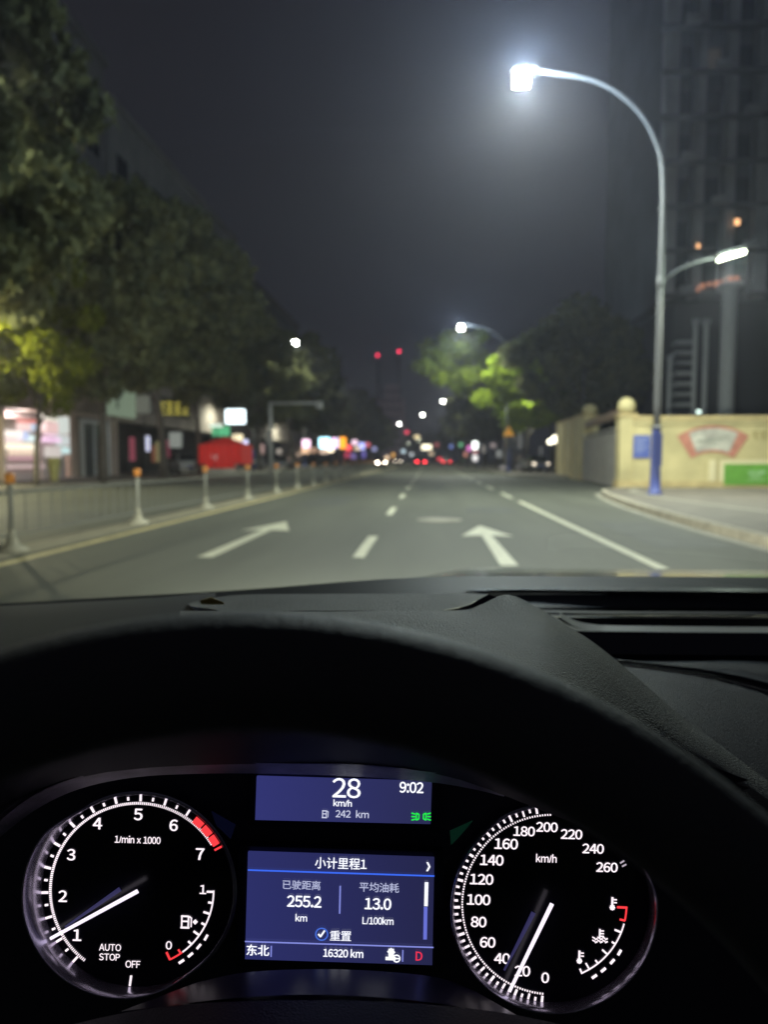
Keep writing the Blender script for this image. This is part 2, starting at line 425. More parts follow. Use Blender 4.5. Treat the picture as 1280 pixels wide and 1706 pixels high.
for i, yy in enumerate((66.5, 107, 150, 195, 245, 300)):
    lamp({195: 2.6, 245: -5.5, 300: -10.5}.get(yy, 7.1), yy, 1, ["double street lamp glowing through the lit right hand tree", "double street lamp just beyond the warning triangle", "distant double street lamp, first past the pedestrians", "distant double street lamp beside the far tail lights", "faint double street lamp, second from the road's end", "smallest double street lamp on the right of the road's end"][i], (LAMP_W if i < 1 else LAMP_W * .5 if i < 3 else LAMP_W * .2), LOW_W if i < 2 else 0, .35 if i < 1 else 0)
for i, yy in enumerate((21, 74, 105, 150, 200, 260)):
    lamp(-17.7, yy, -1, ["double street lamp hidden in the nearest left tree", "double street lamp beyond the red tent on the far pavement", "double street lamp behind the signal gantry", "distant double street lamp above the orange shop signs", "far double street lamp before the violet signs", "smallest double street lamp on the left pavement"][i], (LAMP_W * .9 if i == 0 else LAMP_W * .6 if i < 3 else LAMP_W * .2), LOW_W if i < 3 else 0, False)

pv = empty("pavement_lamp", (-18.4, 27.2, .13)); tag(pv, "short warm pavement lamp under the yellow green leaves at the left edge", "street lamp")
MB().tube([(-18.4, 27.2, .13), (-18.4, 27.2, 6.6)], [.09, .05], 8).build("post", head_m, pv, True)
MB().lathe([(.06, 0), (.24, .06), (.28, .16), (.1, .3)], (-18.4, 27.2, 6.75), 12).build("lamp_cap", head_m, pv, True)
MB().lathe([(.1, 0), (.2, .1), (.2, .2), (.12, .26)], (-18.4, 27.2, 6.48), 12).build("lamp_glass", glow("warm_lamp_glow", (1, .9, .5), 8), pv, True)
point_light("lamp_light", (-17.6, 26.2, 6.0), 3000, (1, .93, .55), .15, pv)

# ------------------------------------------------------------------ median fence
mf = empty("median_fence", (-5.62, 5, 0)); tag(mf, "low white median fence with orange reflectors on its posts", "fence")
fm = mat("fence_white", (.2, .2, .17), .6, noise=.15, nscale=3)
fb = mat("fence_base_concrete", (.27, .255, .19), .8, noise=.25, nscale=8)
rf = mat("orange_reflector", (.42, .15, .02), .4, emit=(1, .42, .06), strength=.1, sampled=False)  # emission stands in for light thrown back by the reflectors
ys = [0.9 + 4.35 * i for i in range(34)]
p0 = None
fr_m = mat("fence_rail_grey", (.12, .12, .105), .6, noise=.1)
for i, y in enumerate(ys):
    c = (-5.62, y, .006)
    src = [("post", MB().lathe([(.035, .1), (.035, .88), (.025, .9)], (0, 0, 0), 10), fm), ("post_base", MB().lathe([(.22, 0), (.2, .04), (.1, .09), (.05, .2), (.045, .3)], (0, 0, 0), 12), fb),
           ("reflector", MB().lathe([(.04, .92), (.065, .93), (.065, 1.05), (.04, 1.06)], (0, 0, 0), 10), rf)]
    if i == 0:
        p0 = [s_[1].build(s_[0], s_[2], mf, True) for s_ in src]
        for o in p0: o.location = c
    else:
        for q in p0:
            o = q.copy(); col.objects.link(o); o.location = c
for i in range(len(ys) - 1):
    y0_, y1_ = ys[i] + .06, ys[i + 1] - .06
    for z in (.22, .78):
        MB().box(-5.635, -5.605, y0_, y1_, z, z + .026).build("rail", fr_m, mf)
bars = MB()
for i in range(len(ys) - 1):
    for k_ in range(1, 12):
        y = ys[i] + 4.35 * k_ / 12
        bars.box(-5.624, -5.616, y - .009, y + .009, .25, .78)
o = bars.build("fence_bars", fr_m, mf); o['kind'] = 'stuff'

# ------------------------------------------------------------------ left shop buildings
BX = -22.0
def L_(px, py): return atX(px, py, BX)
wallm = mat("brown_facade", (.3, .25, .215), .85, noise=.18, nscale=.8)
palem = mat("pale_facade", (.2, .19, .19), .85, noise=.15, nscale=.6)
frame_m = mat("shop_frame", (.5, .4, .34), .6)
dark_glass = mat("dark_window_glass", (.02, .022, .025), .12, spec=.6)
darkm = mat("dark_interior", (.03, .028, .028), .8)
def block(name, label, y0, y1, h, m, wm, floor0=7.2, cat="building"):
    o = empty(name, (BX - 6, (y0 + y1) / 2, 0)); tag(o, label, cat, "buildings along the far pavement")
    MB().box(BX - 14, BX, y0, y1, floor0, h).build("upper_wall", m, o)
    MB().box(BX - 14.2, BX + .35, y0, y1, h + .003, h + .5).build("roof_parapet", m, o)
    wn_ = 0
    base = None
    z = floor0 + 1
    while z + 2 < h:
        y = y0 + 1.2
        while y + 2 < y1:
            if base is None:
                f = MB()
                f.box(0, .06, 0, 1.9, 0, .1); f.box(0, .06, 0, 1.9, 1.6, 1.7); f.box(0, .06, 0, .1, .1, 1.6); f.box(0, .06, 1.8, 1.9, .1, 1.6); f.box(0, .05, .9, .98, .1, 1.6)
                fo = f.build("window", mat("window_frame_grey", (.12, .12, .12), .5), o); pn = MB().box(-.005, .02, .1, 1.8, .1, 1.6).build("pane", dark_glass, fo)
                fo.matrix_parent_inverse = Matrix.Translation(-o.location)
                base = (fo, pn)
                fo.location = (BX + .003, y, z)
            else:
                c = base[0].copy(); col.objects.link(c); c.location = (BX + .003, y, z)
                d = base[1].copy(); col.objects.link(d); d.parent = c
            y += 3.3; wn_ += 1
        z += 3.2
    return o
b1 = block("shop_building", "tall brown building above the bright pink shop", 20, 50.5, 27.5, mat("grey_render", (.15, .14, .145), .85, noise=.2, nscale=.5), None)
b2 = block("apartment_building", "pale apartment building above the green emblem sign", 51, 84, 25.5, palem, None)
b3 = block("apartment_building", "grey apartment building behind the lit blue white sign", 84.5, 125, 23, mat("grey_facade", (.17, .165, .165), .85, noise=.2, nscale=.5), None)
b4 = block("apartment_building", "dark distant block on the left beyond the signal gantry", 127, 190, 20, wallm, None)
b5 = block("apartment_building", "farthest low block at the left end of the street", 193, 300, 16, wallm, None)

zf = L_(100, 690).z      # underside of the fascia
def shopfront(y0, y1, parent, m=wallm):
    MB().box(BX - .3, BX, y0, y1, zf, 7.197).build("fascia", wallm, parent)
for (y0, y1, p) in ((20, 50.5, b1), (51, 84, b2), (84.5, 125, b3), (127, 190, b4), (193, 300, b5)):
    shopfront(y0, y1, p)
    MB().box(BX - 3.3, BX - 3, y0, y1, .13, 7.19).build("back_wall", darkm, p)
    MB().box(BX - 3, BX, y0, y0 + .3, .13, zf - .003).build("end_pier", frame_m, p)
    MB().box(BX - 3, BX, y1 - .3, y1, .13, zf - .003).build("end_pier", frame_m, p)
    MB().box(BX - 3, BX - .3, y0, y1, zf + .003, zf + .12).build("shop_ceiling", darkm, p)
# bright shop: shelves of goods
def yv(px, py=740): return L_(px, py).y
def zv(px, py): return L_(px, py).z
MB().box(BX - 2.9, BX, yv(4), yv(4) + .3, .13, zf - .003).build("shop_pier", frame_m, b1)
MB().box(BX - 2.9, BX + .05, yv(118), yv(128), .13, zf + .25).build("shop_pier", mat("lit_pier", (.55, .42, .35), .6), b1)
MB().box(BX - .05, BX + .06, yv(52), yv(180), zf - .0, zf + .22).build("lintel", mat("lit_pier"), b1)
MB().box(BX - 1.6, BX - 1.5, yv(10), yv(118), .13, zf - .01).build("shop_back_panel", mat("shop_back", (.6, .5, .48), .7), b1)
point_light("shop_light", (BX - .5, yv(50), zf - .4), 420, (1, .82, .78), .4)
def unit(name, label, cat, px0, px1, bands, X):
    a = atX(px0, 700, X); b = atX(px1, 700, X)
    o = empty(name, (X - .2, (a.y + b.y) / 2, .13)); tag(o, label, cat)
    for (p0_, p1_, c, s, xa, xb) in bands:
        z1 = atX((px0 + px1) / 2, p0_, X).z; z0 = atX((px0 + px1) / 2, p1_, X).z
        ya = a.y + (b.y - a.y) * xa; yb = a.y + (b.y - a.y) * xb
        nm = "lit_%02x%02x%02x" % tuple(int(min(1, q) * 255) for q in c) + "_%d" % (s * 10)
        MB().box(X - .35, X, ya, yb, max(.14, z0 + .01), z1 - .01).build("lit_panel", glow(nm, c, s, True), o, bevel=.03)
    MB().box(X - .5, X - .37, a.y - .05, b.y + .05, .13, atX(px0, bands[0][0], X).z + .1).build("backing", mat("shop_back"), o)
    return o
unit("drinks_display", "brightly lit shop display with pink and cream shelves, far left", "shop display", 17, 64,
     [(698, 703, (1, .25, .2), .9, .42, 1), (704, 717, (1, .72, .68), 1.1, .4, .7), (704, 717, (.72, .8, 1), .9, .72, 1), (718, 729, (1, .9, .84), 1.3, 0, .4), (718, 733, (.66, .72, 1), 1.0, .42, .62), (724, 735, (.85, 1, 1), 1.1, .64, 1), (731, 737, (1, .82, .78), 1.2, 0, .4),
      (739, 749, (1, .9, .72), 1.4, 0, 1), (750, 758, (1, .78, .6), 1.0, .1, .9), (760, 767, (.85, .5, .55), .7, .08, .96)], BX + .4)
unit("low_counter", "low pink lit counter under the bright shop display", "counter", 18, 72, [(774, 781, (.85, .62, .6), .7, 0, 1)], BX + 1.4)
unit("poster_panel", "lit white and pink poster panel beside the shop pillar", "poster panel", 77, 115,
     [(692, 702, (1, .92, .78), 1.0, 0, .5), (692, 722, (.85, .9, .85), .8, .55, 1), (704, 722, (1, .66, .64), .9, 0, .5), (724, 727, (1, .7, .9), 1.2, .1, .5), (724, 742, (.8, .85, .85), .8, .62, 1), (730, 737, (1, .66, .92), 1.1, 0, .6), (744, 762, (.9, .8, .75), .75, .1, .6), (744, 756, (.7, .95, .95), .9, .62, 1)], BX + .3)
# glass doors
dr = empty("shop_door", (BX, yv(150), .13)); tag(dr, "grey framed glass shop doors between the pillar and the dark shop", "door")
for a_, b_ in ((135, 141), (178, 184), (157, 160)):
    MB().box(BX - .12, BX - .02, yv(a_), yv(b_), .13, zf - .35).build("door_frame", mat("door_grey", (.62, .62, .62), .5), dr)
MB().box(BX - .12, BX - .02, yv(135), yv(184), zf - .347, zf - .1).build("transom", mat("door_grey"), dr)
MB().box(BX - .085, BX - .07, yv(141), yv(157), .15, zf - .353).build("glass_panel", mat("shop_glass", (.1, .11, .11), .15), dr)
MB().box(BX - .085, BX - .07, yv(160), yv(178), .15, zf - .353).build("glass_panel", mat("shop_glass"), dr)
# pale green sign with a dark tree emblem
a = L_(170, 640); b = L_(221, 692)
sg = empty("emblem_sign", (BX, (a.y + b.y) / 2, b.z)); tag(sg, "square pale green shop sign with a dark tree emblem", "shop sign")
MB().box(BX + .003, BX + .25, a.y, b.y, 4.25, 6.9).build("sign_panel", mat("pale_green_sign", (.3, .36, .28), .6, emit=(.55, .72, .5), strength=.22, noise=.15), sg)
yc = yv(191); dk = mat("sign_emblem", (.04, .06, .035), .7)
MB().lathe([(.1, -.5), (.45, -.42), (.62, -.1), (.6, .2), (.4, .48), (.1, .6)], (0, 0, 0), 12).build("emblem_crown", dk, sg, True)
em = [x for x in bpy.data.objects if x.name.startswith("emblem_crown")][0]
for v in em.data.vertices: v.co = Vector((BX + .26 + v.co.x * .04, yc + v.co.y * 1.5, 5.95 + v.co.z))
MB().box(BX + .252, BX + .28, yc - .14, yc + .14, 4.8, 5.6).build("emblem_stem", dk, sg)
# yellow sign lettering
ys_ = empty("yellow_sign", (BX, yv(285), 5)); tag(ys_, "glowing yellow lettered shop sign behind the tree trunks", "shop sign")
MB().box(BX + .003, BX + .12, yv(258), yv(316), atX(285, 694, BX).z, atX(285, 664, BX).z).build("sign_board", mat("dark_sign_board", (.05, .045, .03), .7), ys_)
yg = glow("yellow_letter_glow", (1, .85, .12), .42)
for i in range(4):
    p0_, p1_ = 263 + i * 13, 263 + i * 13 + 9.5
    z0, z1 = atX(p0_, 690, BX).z, atX(p0_, 669, BX).z; ya, yb = yv(p0_), yv(p1_); w = yb - ya; h = z1 - z0
    s = MB(); X0, X1 = BX + .125, BX + .18
    s.box(X0, X1, ya, yb, z1 - h * .16, z1); s.box(X0, X1, ya + w * .4, ya + w * .58, z0, z1 - h * .17); s.box(X0, X1, ya, ya + w * .39, z0 + h * .4, z0 + h * .54); s.box(X0, X1, ya + w * .59, yb, z0 + h * .4, z0 + h * .54); s.box(X0, X1, ya, ya + w * .3, z0, z0 + h * .15); s.box(X0, X1, ya + w * .7, yb, z0, z0 + h * .15)
    s.build("sign_character", yg, ys_)
# hanging banners / clothing in the dark shop
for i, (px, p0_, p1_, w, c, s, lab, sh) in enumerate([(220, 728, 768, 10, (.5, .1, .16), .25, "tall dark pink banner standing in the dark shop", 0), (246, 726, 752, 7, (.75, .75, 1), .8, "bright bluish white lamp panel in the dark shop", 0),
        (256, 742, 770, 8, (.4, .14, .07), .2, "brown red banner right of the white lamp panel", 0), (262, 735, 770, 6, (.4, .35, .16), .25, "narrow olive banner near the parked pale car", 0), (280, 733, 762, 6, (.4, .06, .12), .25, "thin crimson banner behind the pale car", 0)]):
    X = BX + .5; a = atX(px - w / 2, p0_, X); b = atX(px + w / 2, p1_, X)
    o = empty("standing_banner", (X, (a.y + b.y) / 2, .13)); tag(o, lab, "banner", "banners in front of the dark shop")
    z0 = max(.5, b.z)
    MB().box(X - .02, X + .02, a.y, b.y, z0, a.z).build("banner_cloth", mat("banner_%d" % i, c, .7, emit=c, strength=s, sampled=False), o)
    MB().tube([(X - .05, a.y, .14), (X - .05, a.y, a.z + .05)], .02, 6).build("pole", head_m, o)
    MB().lathe([(.25, 0), (.22, .05), (.04, .07)], (X - .05, a.y, .131), 10).build("foot", head_m, o)

# yellow planter at the kerb
P = atX(90, 800, -18.4); yp = P.y
pl = empty("tapered_bollard", (-18.4, yp, .13)); tag(pl, "dull yellow tapered bollard at the kerb before the poster panel", "bollard")
MB().lathe([(.16, 0), (.2, .3), (.3, 1.05), (.32, 1.15), (.27, 1.2)], (-18.4, yp, .13), 14).build("bollard_body", mat("dull_yellow", (.4, .36, .12), .7, emit=(.5, .45, .15), strength=.05, noise=.2), pl, True)  # body brightened by a faint emission, though it is no lamp
MB().lathe([(.24, 0), (.22, .05), (.1, .08)], (-18.4, yp, .126), 14).build("bollard_foot", kerb_m, pl)

# red tent
TY = 50; tc_ = atY(377, 760, TY); tw = 72 * TY / FPX / 2 * .99
tn = empty("canopy_tent", (tc_.x, TY, .13)); tag(tn, "red canopy tent with side walls and a white print on the far pavement", "tent")
redm = mat("red_tent_fabric", (.62, .02, .015), .6, emit=(1, .06, .04), strength=.14, noise=.12, nscale=1.5)  # emission on the fabric stands in for light falling on it
ze = atY(377, 742, TY).z; zp = atY(377, 728, TY).z; x0, x1 = tc_.x - tw, tc_.x + tw
rv = []
for (fx, fz) in ((1.0, 0), (.55, .45), (.2, .8), (0, 1)):
    for dx, dy in ((-1, -1), (1, -1), (1, 1), (-1, 1)):
        rv.append((tc_.x + dx * tw * fx, TY + dy * tw * fx, ze + (zp - ze) * fz))
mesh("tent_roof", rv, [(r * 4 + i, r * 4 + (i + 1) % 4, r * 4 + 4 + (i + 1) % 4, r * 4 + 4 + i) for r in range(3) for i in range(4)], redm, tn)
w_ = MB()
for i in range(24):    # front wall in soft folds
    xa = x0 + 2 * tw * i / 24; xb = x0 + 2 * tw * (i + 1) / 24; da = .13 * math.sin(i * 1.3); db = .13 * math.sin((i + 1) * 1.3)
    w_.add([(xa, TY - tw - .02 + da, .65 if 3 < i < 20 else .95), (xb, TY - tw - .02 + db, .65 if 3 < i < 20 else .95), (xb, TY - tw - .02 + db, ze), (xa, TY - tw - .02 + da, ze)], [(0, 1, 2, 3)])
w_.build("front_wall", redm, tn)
mesh("side_wall", [(x1, TY - tw, .9), (x1, TY + tw, .9), (x1, TY + tw, ze), (x1, TY - tw, ze)], [(0, 1, 2, 3)], redm, tn, thick=.01)
mesh("side_wall", [(x0, TY - tw, .9), (x0, TY + tw, .9), (x0, TY + tw, ze), (x0, TY - tw, ze)], [(0, 1, 2, 3)], redm, tn, thick=.01)
for dx in (x0 + .03, x1 - .03):
    for dy in (TY - tw + .06, TY + tw - .03): MB().tube([(dx, dy, .13), (dx, dy, ze - .02)], .025, 6).build("leg", head_m, tn)
a = atY(357, 761, TY - tw - .1)
s = MB()
for q in range(5):
    an = math.radians(90 + q * 72); s.obox((a.x + .12 * math.cos(an), TY - tw - .09, a.z + .12 * math.sin(an)), Vector((math.cos(an), 0, math.sin(an))), Vector((-math.sin(an), 0, math.cos(an))), Vector((0, 1, 0)), .22, .09, .01)
s.build("white_print", mat("white_print", (.7, .68, .66), .7, emit=(1, .9, .9), strength=.15), tn)  # print emits faintly along with the tent cloth

# ------------------------------------------------------------------ lit signs down the street
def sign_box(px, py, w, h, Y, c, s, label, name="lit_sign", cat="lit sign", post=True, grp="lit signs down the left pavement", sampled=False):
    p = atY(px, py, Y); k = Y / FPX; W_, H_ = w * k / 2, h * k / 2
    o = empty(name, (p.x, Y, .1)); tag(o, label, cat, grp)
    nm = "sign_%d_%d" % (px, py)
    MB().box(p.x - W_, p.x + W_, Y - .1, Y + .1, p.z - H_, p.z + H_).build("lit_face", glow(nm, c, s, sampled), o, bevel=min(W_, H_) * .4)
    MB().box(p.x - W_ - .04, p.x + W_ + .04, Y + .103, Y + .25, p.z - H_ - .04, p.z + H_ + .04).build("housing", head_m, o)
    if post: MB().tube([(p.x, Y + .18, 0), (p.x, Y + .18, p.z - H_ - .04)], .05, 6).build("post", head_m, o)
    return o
S = sign_box
S(392, 694, 34, 24, 64, (.82, .95, 1), 3.2, "large lit white blue sign above the red tent")
S(368, 718, 30, 17, 61, (.16, .75, .35), .7, "green lit sign just above the red tent roof")
S(360, 709, 22, 5, 60.7, (.85, 1, .85), 1.2, "thin white strip light on top of the green sign")
S(396, 729, 17, 11, 64.5, (1, .85, .55), 1.6, "warm cream lit sign right of the green sign")
S(408, 737, 10, 9, 66, (.7, .7, 1), 1.8, "small violet white sign right of the red tent")
far = [(510, 739, 12, 12, (1, .66, .85), 1.5, "pink round sign, left end of the far sign cluster"), (509, 750, 12, 10, (1, .62, .38), .9, "peach sign below the pink round sign"), (526, 750, 12, 8, (.7, .42, .28), .6, "dull tan sign between pink and cyan signs"),
       (541, 738, 17, 16, (.45, .85, 1), 2.2, "large cyan white lit sign in the far cluster"), (534, 739, 5, 10, (.8, .6, .05), .8, "narrow mustard sign left of the cyan sign"), (557, 738, 6, 15, (1, .6, .9), 1.6, "narrow pink white sign right of the cyan sign"), (562, 738, 4, 15, (.3, .6, 1), 1.3, "narrow blue sign touching the orange sign"),
       (571, 738, 10, 17, (1, .36, .02), 1.3, "upright orange lit sign in the far cluster"), (551, 749, 9, 7, (1, .85, .6), 1.8, "cream light under the cyan sign"), (541, 752, 11, 7, (.9, .66, .5), .8, "dim cream sign below the cyan sign"), (581, 746, 8, 8, (1, .08, .1), 1.1, "red round light right of the orange sign"), (579, 758, 9, 9, (.7, .04, .12), .4, "dim red glow panel below the red light"),
       (591, 737, 8, 7, (1, .7, .85), 1.0, "pale pink sign above the street's end"), (595, 747, 9, 5, (.9, .7, .5), .8, "tan strip under the pale pink sign"), (603, 743, 9, 10, (.45, .5, 1), 1.1, "blue violet sign at the cluster's right end"), (589, 760, 8, 8, (.25, .18, .55), .4, "dim violet panel near the median fence's end"), (606, 757, 6, 10, (.25, .2, .7), .4, "thin dim blue panel below the violet sign"), (624, 748, 6, 6, (.5, .5, .9), .5, "small violet light left of the oncoming headlamps")]
for i, (px, py, w, h, c, s, lab) in enumerate(far): S(px, py, w * 1.12, h * 1.12, (98 if px < 560 else 116 if px < 600 else 128) + (i % 5), c, s * 1.7, lab)
gr2 = "lights down the right side"
S(711, 745, 16, 8, 205, (1, .9, .66), 3.0, "bright warm sign over the distant red tail lights", grp=gr2)
S(728, 741, 7, 6, 210, (.8, .2, .2), .5, "dim red light right of the warm sign", grp=gr2)
S(695, 728, 9, 5, 230, (1, .8, .45), 1.6, "wide amber light above the road's end", grp=gr2)
S(678, 720, 6, 5, 240, (1, .05, .12), 1.6, "small red signal light above the road's end", grp=gr2)
S(782, 747, 6, 9, 92, (1, .25, .75), 1.1, "small magenta sign left of the white sign", grp=gr2)
S(792, 742, 9, 13, 90, (.95, 1, .95), 3.2, "bright white upright sign before the right trees", grp=gr2)
S(792, 763, 8, 10, 90, (.9, .86, .85), 1.4, "white lit panel below the bright upright sign", grp=gr2, post=False)
S(792, 753, 8, 4, 90, (.9, .35, .35), .8, "thin red band between the two white panels", grp=gr2, post=False)

for (px, py, w, h, Y, c, s, lab) in ((238, 674, 24, 30, 54.5, (.5, .52, .42), .22, "dull grey green sign right of the emblem sign"), (292, 733, 22, 26, 56.8, (.75, .8, .72), .3, "pale white board above the parked pale car"),
        (331, 752, 7, 30, 64, (.7, .7, .66), .3, "thin pale panel by the tree trunk left of the red tent"), (434, 748, 12, 16, 84, (.85, .55, .5), .5, "pinkish lit panel left of the gantry post"), (424, 765, 18, 6, 83, (.8, .6, .55), .35, "low pink lit counter beyond the red tent"),
        (465, 752, 8, 8, 97, (.8, .7, .6), .6, "small cream light right of the gantry post"), (498, 757, 8, 6, 98, (.8, .55, .4), .6, "small tan light under the peach sign"), (613, 741, 7, 7, 131, (1, .2, .25), .9, "small red light over the median fence's far end"),
        (430, 640, 8, 34, 83, (.45, .45, .5), .16, "tall dim grey vertical sign above the red tent's right side")):
    S(px, py, w, h, Y, c, s, lab)
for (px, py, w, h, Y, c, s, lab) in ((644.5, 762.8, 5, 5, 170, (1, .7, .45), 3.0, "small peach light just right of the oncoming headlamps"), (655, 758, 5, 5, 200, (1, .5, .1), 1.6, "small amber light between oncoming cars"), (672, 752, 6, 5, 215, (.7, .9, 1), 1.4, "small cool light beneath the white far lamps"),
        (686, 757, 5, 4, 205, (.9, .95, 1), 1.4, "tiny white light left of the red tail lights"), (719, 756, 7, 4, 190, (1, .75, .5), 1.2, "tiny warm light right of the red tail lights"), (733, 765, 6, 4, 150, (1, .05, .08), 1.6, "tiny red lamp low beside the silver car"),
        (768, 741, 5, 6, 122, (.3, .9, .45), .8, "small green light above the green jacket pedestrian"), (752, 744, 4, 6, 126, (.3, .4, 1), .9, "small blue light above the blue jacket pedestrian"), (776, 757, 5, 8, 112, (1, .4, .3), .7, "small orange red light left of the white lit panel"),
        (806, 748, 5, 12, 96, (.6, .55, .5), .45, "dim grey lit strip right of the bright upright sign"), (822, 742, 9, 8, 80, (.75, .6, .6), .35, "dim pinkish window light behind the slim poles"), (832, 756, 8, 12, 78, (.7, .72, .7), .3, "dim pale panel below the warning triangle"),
        (867, 730, 7, 34, 72, (.55, .56, .55), .16, "tall dim pale panel right of the warning triangle"), (842, 779, 16, 5, 72, (.8, .72, .68), .35, "low glowing bar standing for lamplit pavement under the warning triangle"), (872, 777, 20, 5, 74, (.75, .7, .66), .28, "low glowing bar standing for lamplit pavement before the parked silver car"), (902, 756, 6, 22, 68, (.5, .5, .52), .14, "dim grey panel left of the globe lamps")):  # the two low bars glow in place of lamplit pavement
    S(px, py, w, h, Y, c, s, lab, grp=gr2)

# ------------------------------------------------------------------ signal gantries
def gantry(px, Y, ytop, pxe, side, label, m, dim=False):
    a = atY(px, ytop, Y); e = atY(pxe, ytop, Y)
    o = empty("signal_gantry", (a.x, Y, .13)); tag(o, label, "signal gantry")
    MB().tube([(a.x, Y, .1), (a.x, Y, a.z + .1)], [.17, .13], 10).build("post", m, o, True)
    MB().tube([(a.x, Y, a.z), (e.x, Y, a.z)], [.11, .08], 8).build("arm", m, o, True)
    MB().box(a.x - .3, a.x + .3, Y - .2, Y + .2, .1, .35).build("foot", kerb_m, o)
    MB().box(e.x - .25, e.x + .25, Y - .2, Y + .15, a.z - .45, a.z + .14).build("camera_box", m, o, bevel=.05)
    if not dim: MB().box(a.x - .3, a.x + .2, Y - .25, Y - .13, a.z - 3.3, a.z - 2.2).build("control_box", m, o)
gantry(450, 60, 672, 532, 1, "pale grey signal gantry reaching over the opposite lanes", mat("gantry_grey", (.6, .6, .57), .5, noise=.05))
gantry(831, 95, 670, 745, -1, "dim dark gantry arm between the lit trees", mat("dim_gantry", (.16, .16, .16), .6), True)

# warning triangle and slim poles on the right
def pole(px, Y, ptop, label, m=pole_m, r=.06, name="slim_pole", cat="pole"):
    t = atY(px, ptop, Y); o = empty(name, (t.x, Y, .14)); tag(o, label, cat, "slim poles on the right pavement")
    MB().tube([(t.x, Y, .14), (t.x, Y, t.z)], r, 8).build("shaft", m, o, True)
    MB().lathe([(r * 2, 0), (r * 2, .03), (r * 1.2, .06)], (t.x, Y, .14), 10).build("base_plate", head_m, o)
    return o
pole(796, 100, 698, "slim grey pole standing by the bright upright sign")
pole(845, 61.4, 676, "slim grey pole carrying nothing beside the warning triangle")
pole(857, 70, 715, "short pale pole right of the warning triangle", r=.1)
pole(974, 62, 614, "tall thin dark mast behind the farther gate column", mat("dark_mast", (.14, .14, .14), .6))
wt = empty("warning_sign", (atY(848, 780, 60).x, 60, .14)); tag(wt, "orange warning triangle sign on a pole before the right trees", "road sign")
c = atY(848, 719, 60); R_ = .44
MB().prism([(c.x - R_, c.z - .34), (c.x + R_, c.z - .34), (c.x, c.z + .44)], 'y', 59.97, 60).build("triangle_plate", mat("orange_sign_face", (.85, .38, .02), .5, emit=(1, .45, .03), strength=.35), wt, bevel=.03)  # plate's emission stands in for light on the sign face
MB().box(c.x - .04, c.x + .04, 59.95, 59.965, c.z - .12, c.z + .18).build("warning_mark", darkm, wt)
MB().box(c.x - .04, c.x + .04, 59.95, 59.965, c.z - .25, c.z - .17).build("warning_mark", darkm, wt)
MB().tube([(c.x, 60.06, .14), (c.x, 60.06, c.z + .3)], .04, 8).build("post", pole_m, wt, True)
# globe lamps by the gate wall
for (px, py, r, lab, Y) in ((926, 732, .3, "large warm globe lamp at the end of the far gate wall", 57.5), (917, 736, .2, "small white globe lamp touching the larger one", 57.2)):
    p = atY(px, py, Y); o = empty("globe_lamp", (p.x, Y, .14)); tag(o, lab, "globe lamp")
    bm = bmesh.new(); bmesh.ops.create_uvsphere(bm, u_segments=16, v_segments=10, radius=r); me = bpy.data.meshes.new("globe"); bm.to_mesh(me); bm.free()
    g = link("globe", me, glow("globe_glow", (1, .93, .72), 4.5, True), o, smooth=True); g.matrix_parent_inverse = Matrix.Translation(-o.location); g.location = p
    MB().tube([(p.x, Y, .14), (p.x, Y, p.z - r)], .05, 8).build("post", head_m, o)
    MB().lathe([(.12, 0), (.14, .06)], (p.x, Y, p.z - r - .03), 10).build("collar", head_m, o)

# ------------------------------------------------------------------ high-rise on the right
tw_ = empty("high_rise", (30, 75, 0)); tag(tw_, "dark high rise with vertical piers and projecting balconies behind the yellow wall", "building")
con = mat("dark_concrete", (.09, .092, .1), .85, noise=.2, nscale=.4)
con2 = mat("pier_concrete", (.3, .3, .31), .85, noise=.2, nscale=.5)
TX0, TX1, TY0 = 18.3, 42, 62
MB().box(TX0 + .4, TX1, TY0, TY0 + 20, 14, 82).build("core_wall", con, tw_)
MB().box(TX0 + 1.5, TX1, TY0 + .5, TY0 + 20, 0, 13.9).build("podium", mat("podium_dark", (.06, .06, .06), .8), tw_)
for i in range(10):
    x = TX0 + i * 2.35
    MB().box(x, x + (.7 if i % 3 else 1.0), TY0 - 1.3, TY0 - .004, 14.0, 82).build("pier", con2, tw_)
sl = None
for j in range(20):
    z = 14 + 3.35 * j
    if sl is None: sl = MB().box(TX0 - .55, TX1, TY0 - 2.0, TY0 - 1.305, 0, .22).build("balcony_slab", mat("slab_concrete", (.13, .13, .135), .85, noise=.3, nscale=.3), tw_); sl.location = (0, 0, z)
    else:
        c = sl.copy(); col.objects.link(c); c.location = (0, 0, z)
fin = None; wpan = None
for j in range(20):
    for i in range(9):
        x = TX0 + i * 2.35 + 1.05; z = 14 + 3.35 * j + .9
        if wpan is None:
            wpan = MB().box(0, 1.2, TY0 - .06, TY0 - .004, 0, 1.9).build("window", dark_glass, tw_); wpan.location = (x, 0, z)
            fin = MB().box(0, 1.25, TY0 - 2.6, TY0 - 2.01, -.8, -.3).build("balcony_box", con2, tw_); fin.location = (x - .05, 0, z)
        else:
            c = wpan.copy(); col.objects.link(c); c.location = (x, 0, z)
            if (i + j) % 3 == 0:
                c = fin.copy(); col.objects.link(c); c.location = (x - .05, 0, z)
for (i, j) in ((1, 5), (4, 3), (6, 9), (3, 12), (7, 6), (5, 15)):
    MB().box(TX0 + i * 2.35 + 1.1, TX0 + i * 2.35 + 2.1, TY0 - .1, TY0 - .07, 14 + 3.35 * j + 1, 14 + 3.35 * j + 2.6).build("curtained_window", glow("faint_window_glow", (.8, .7, .6), .035), tw_)
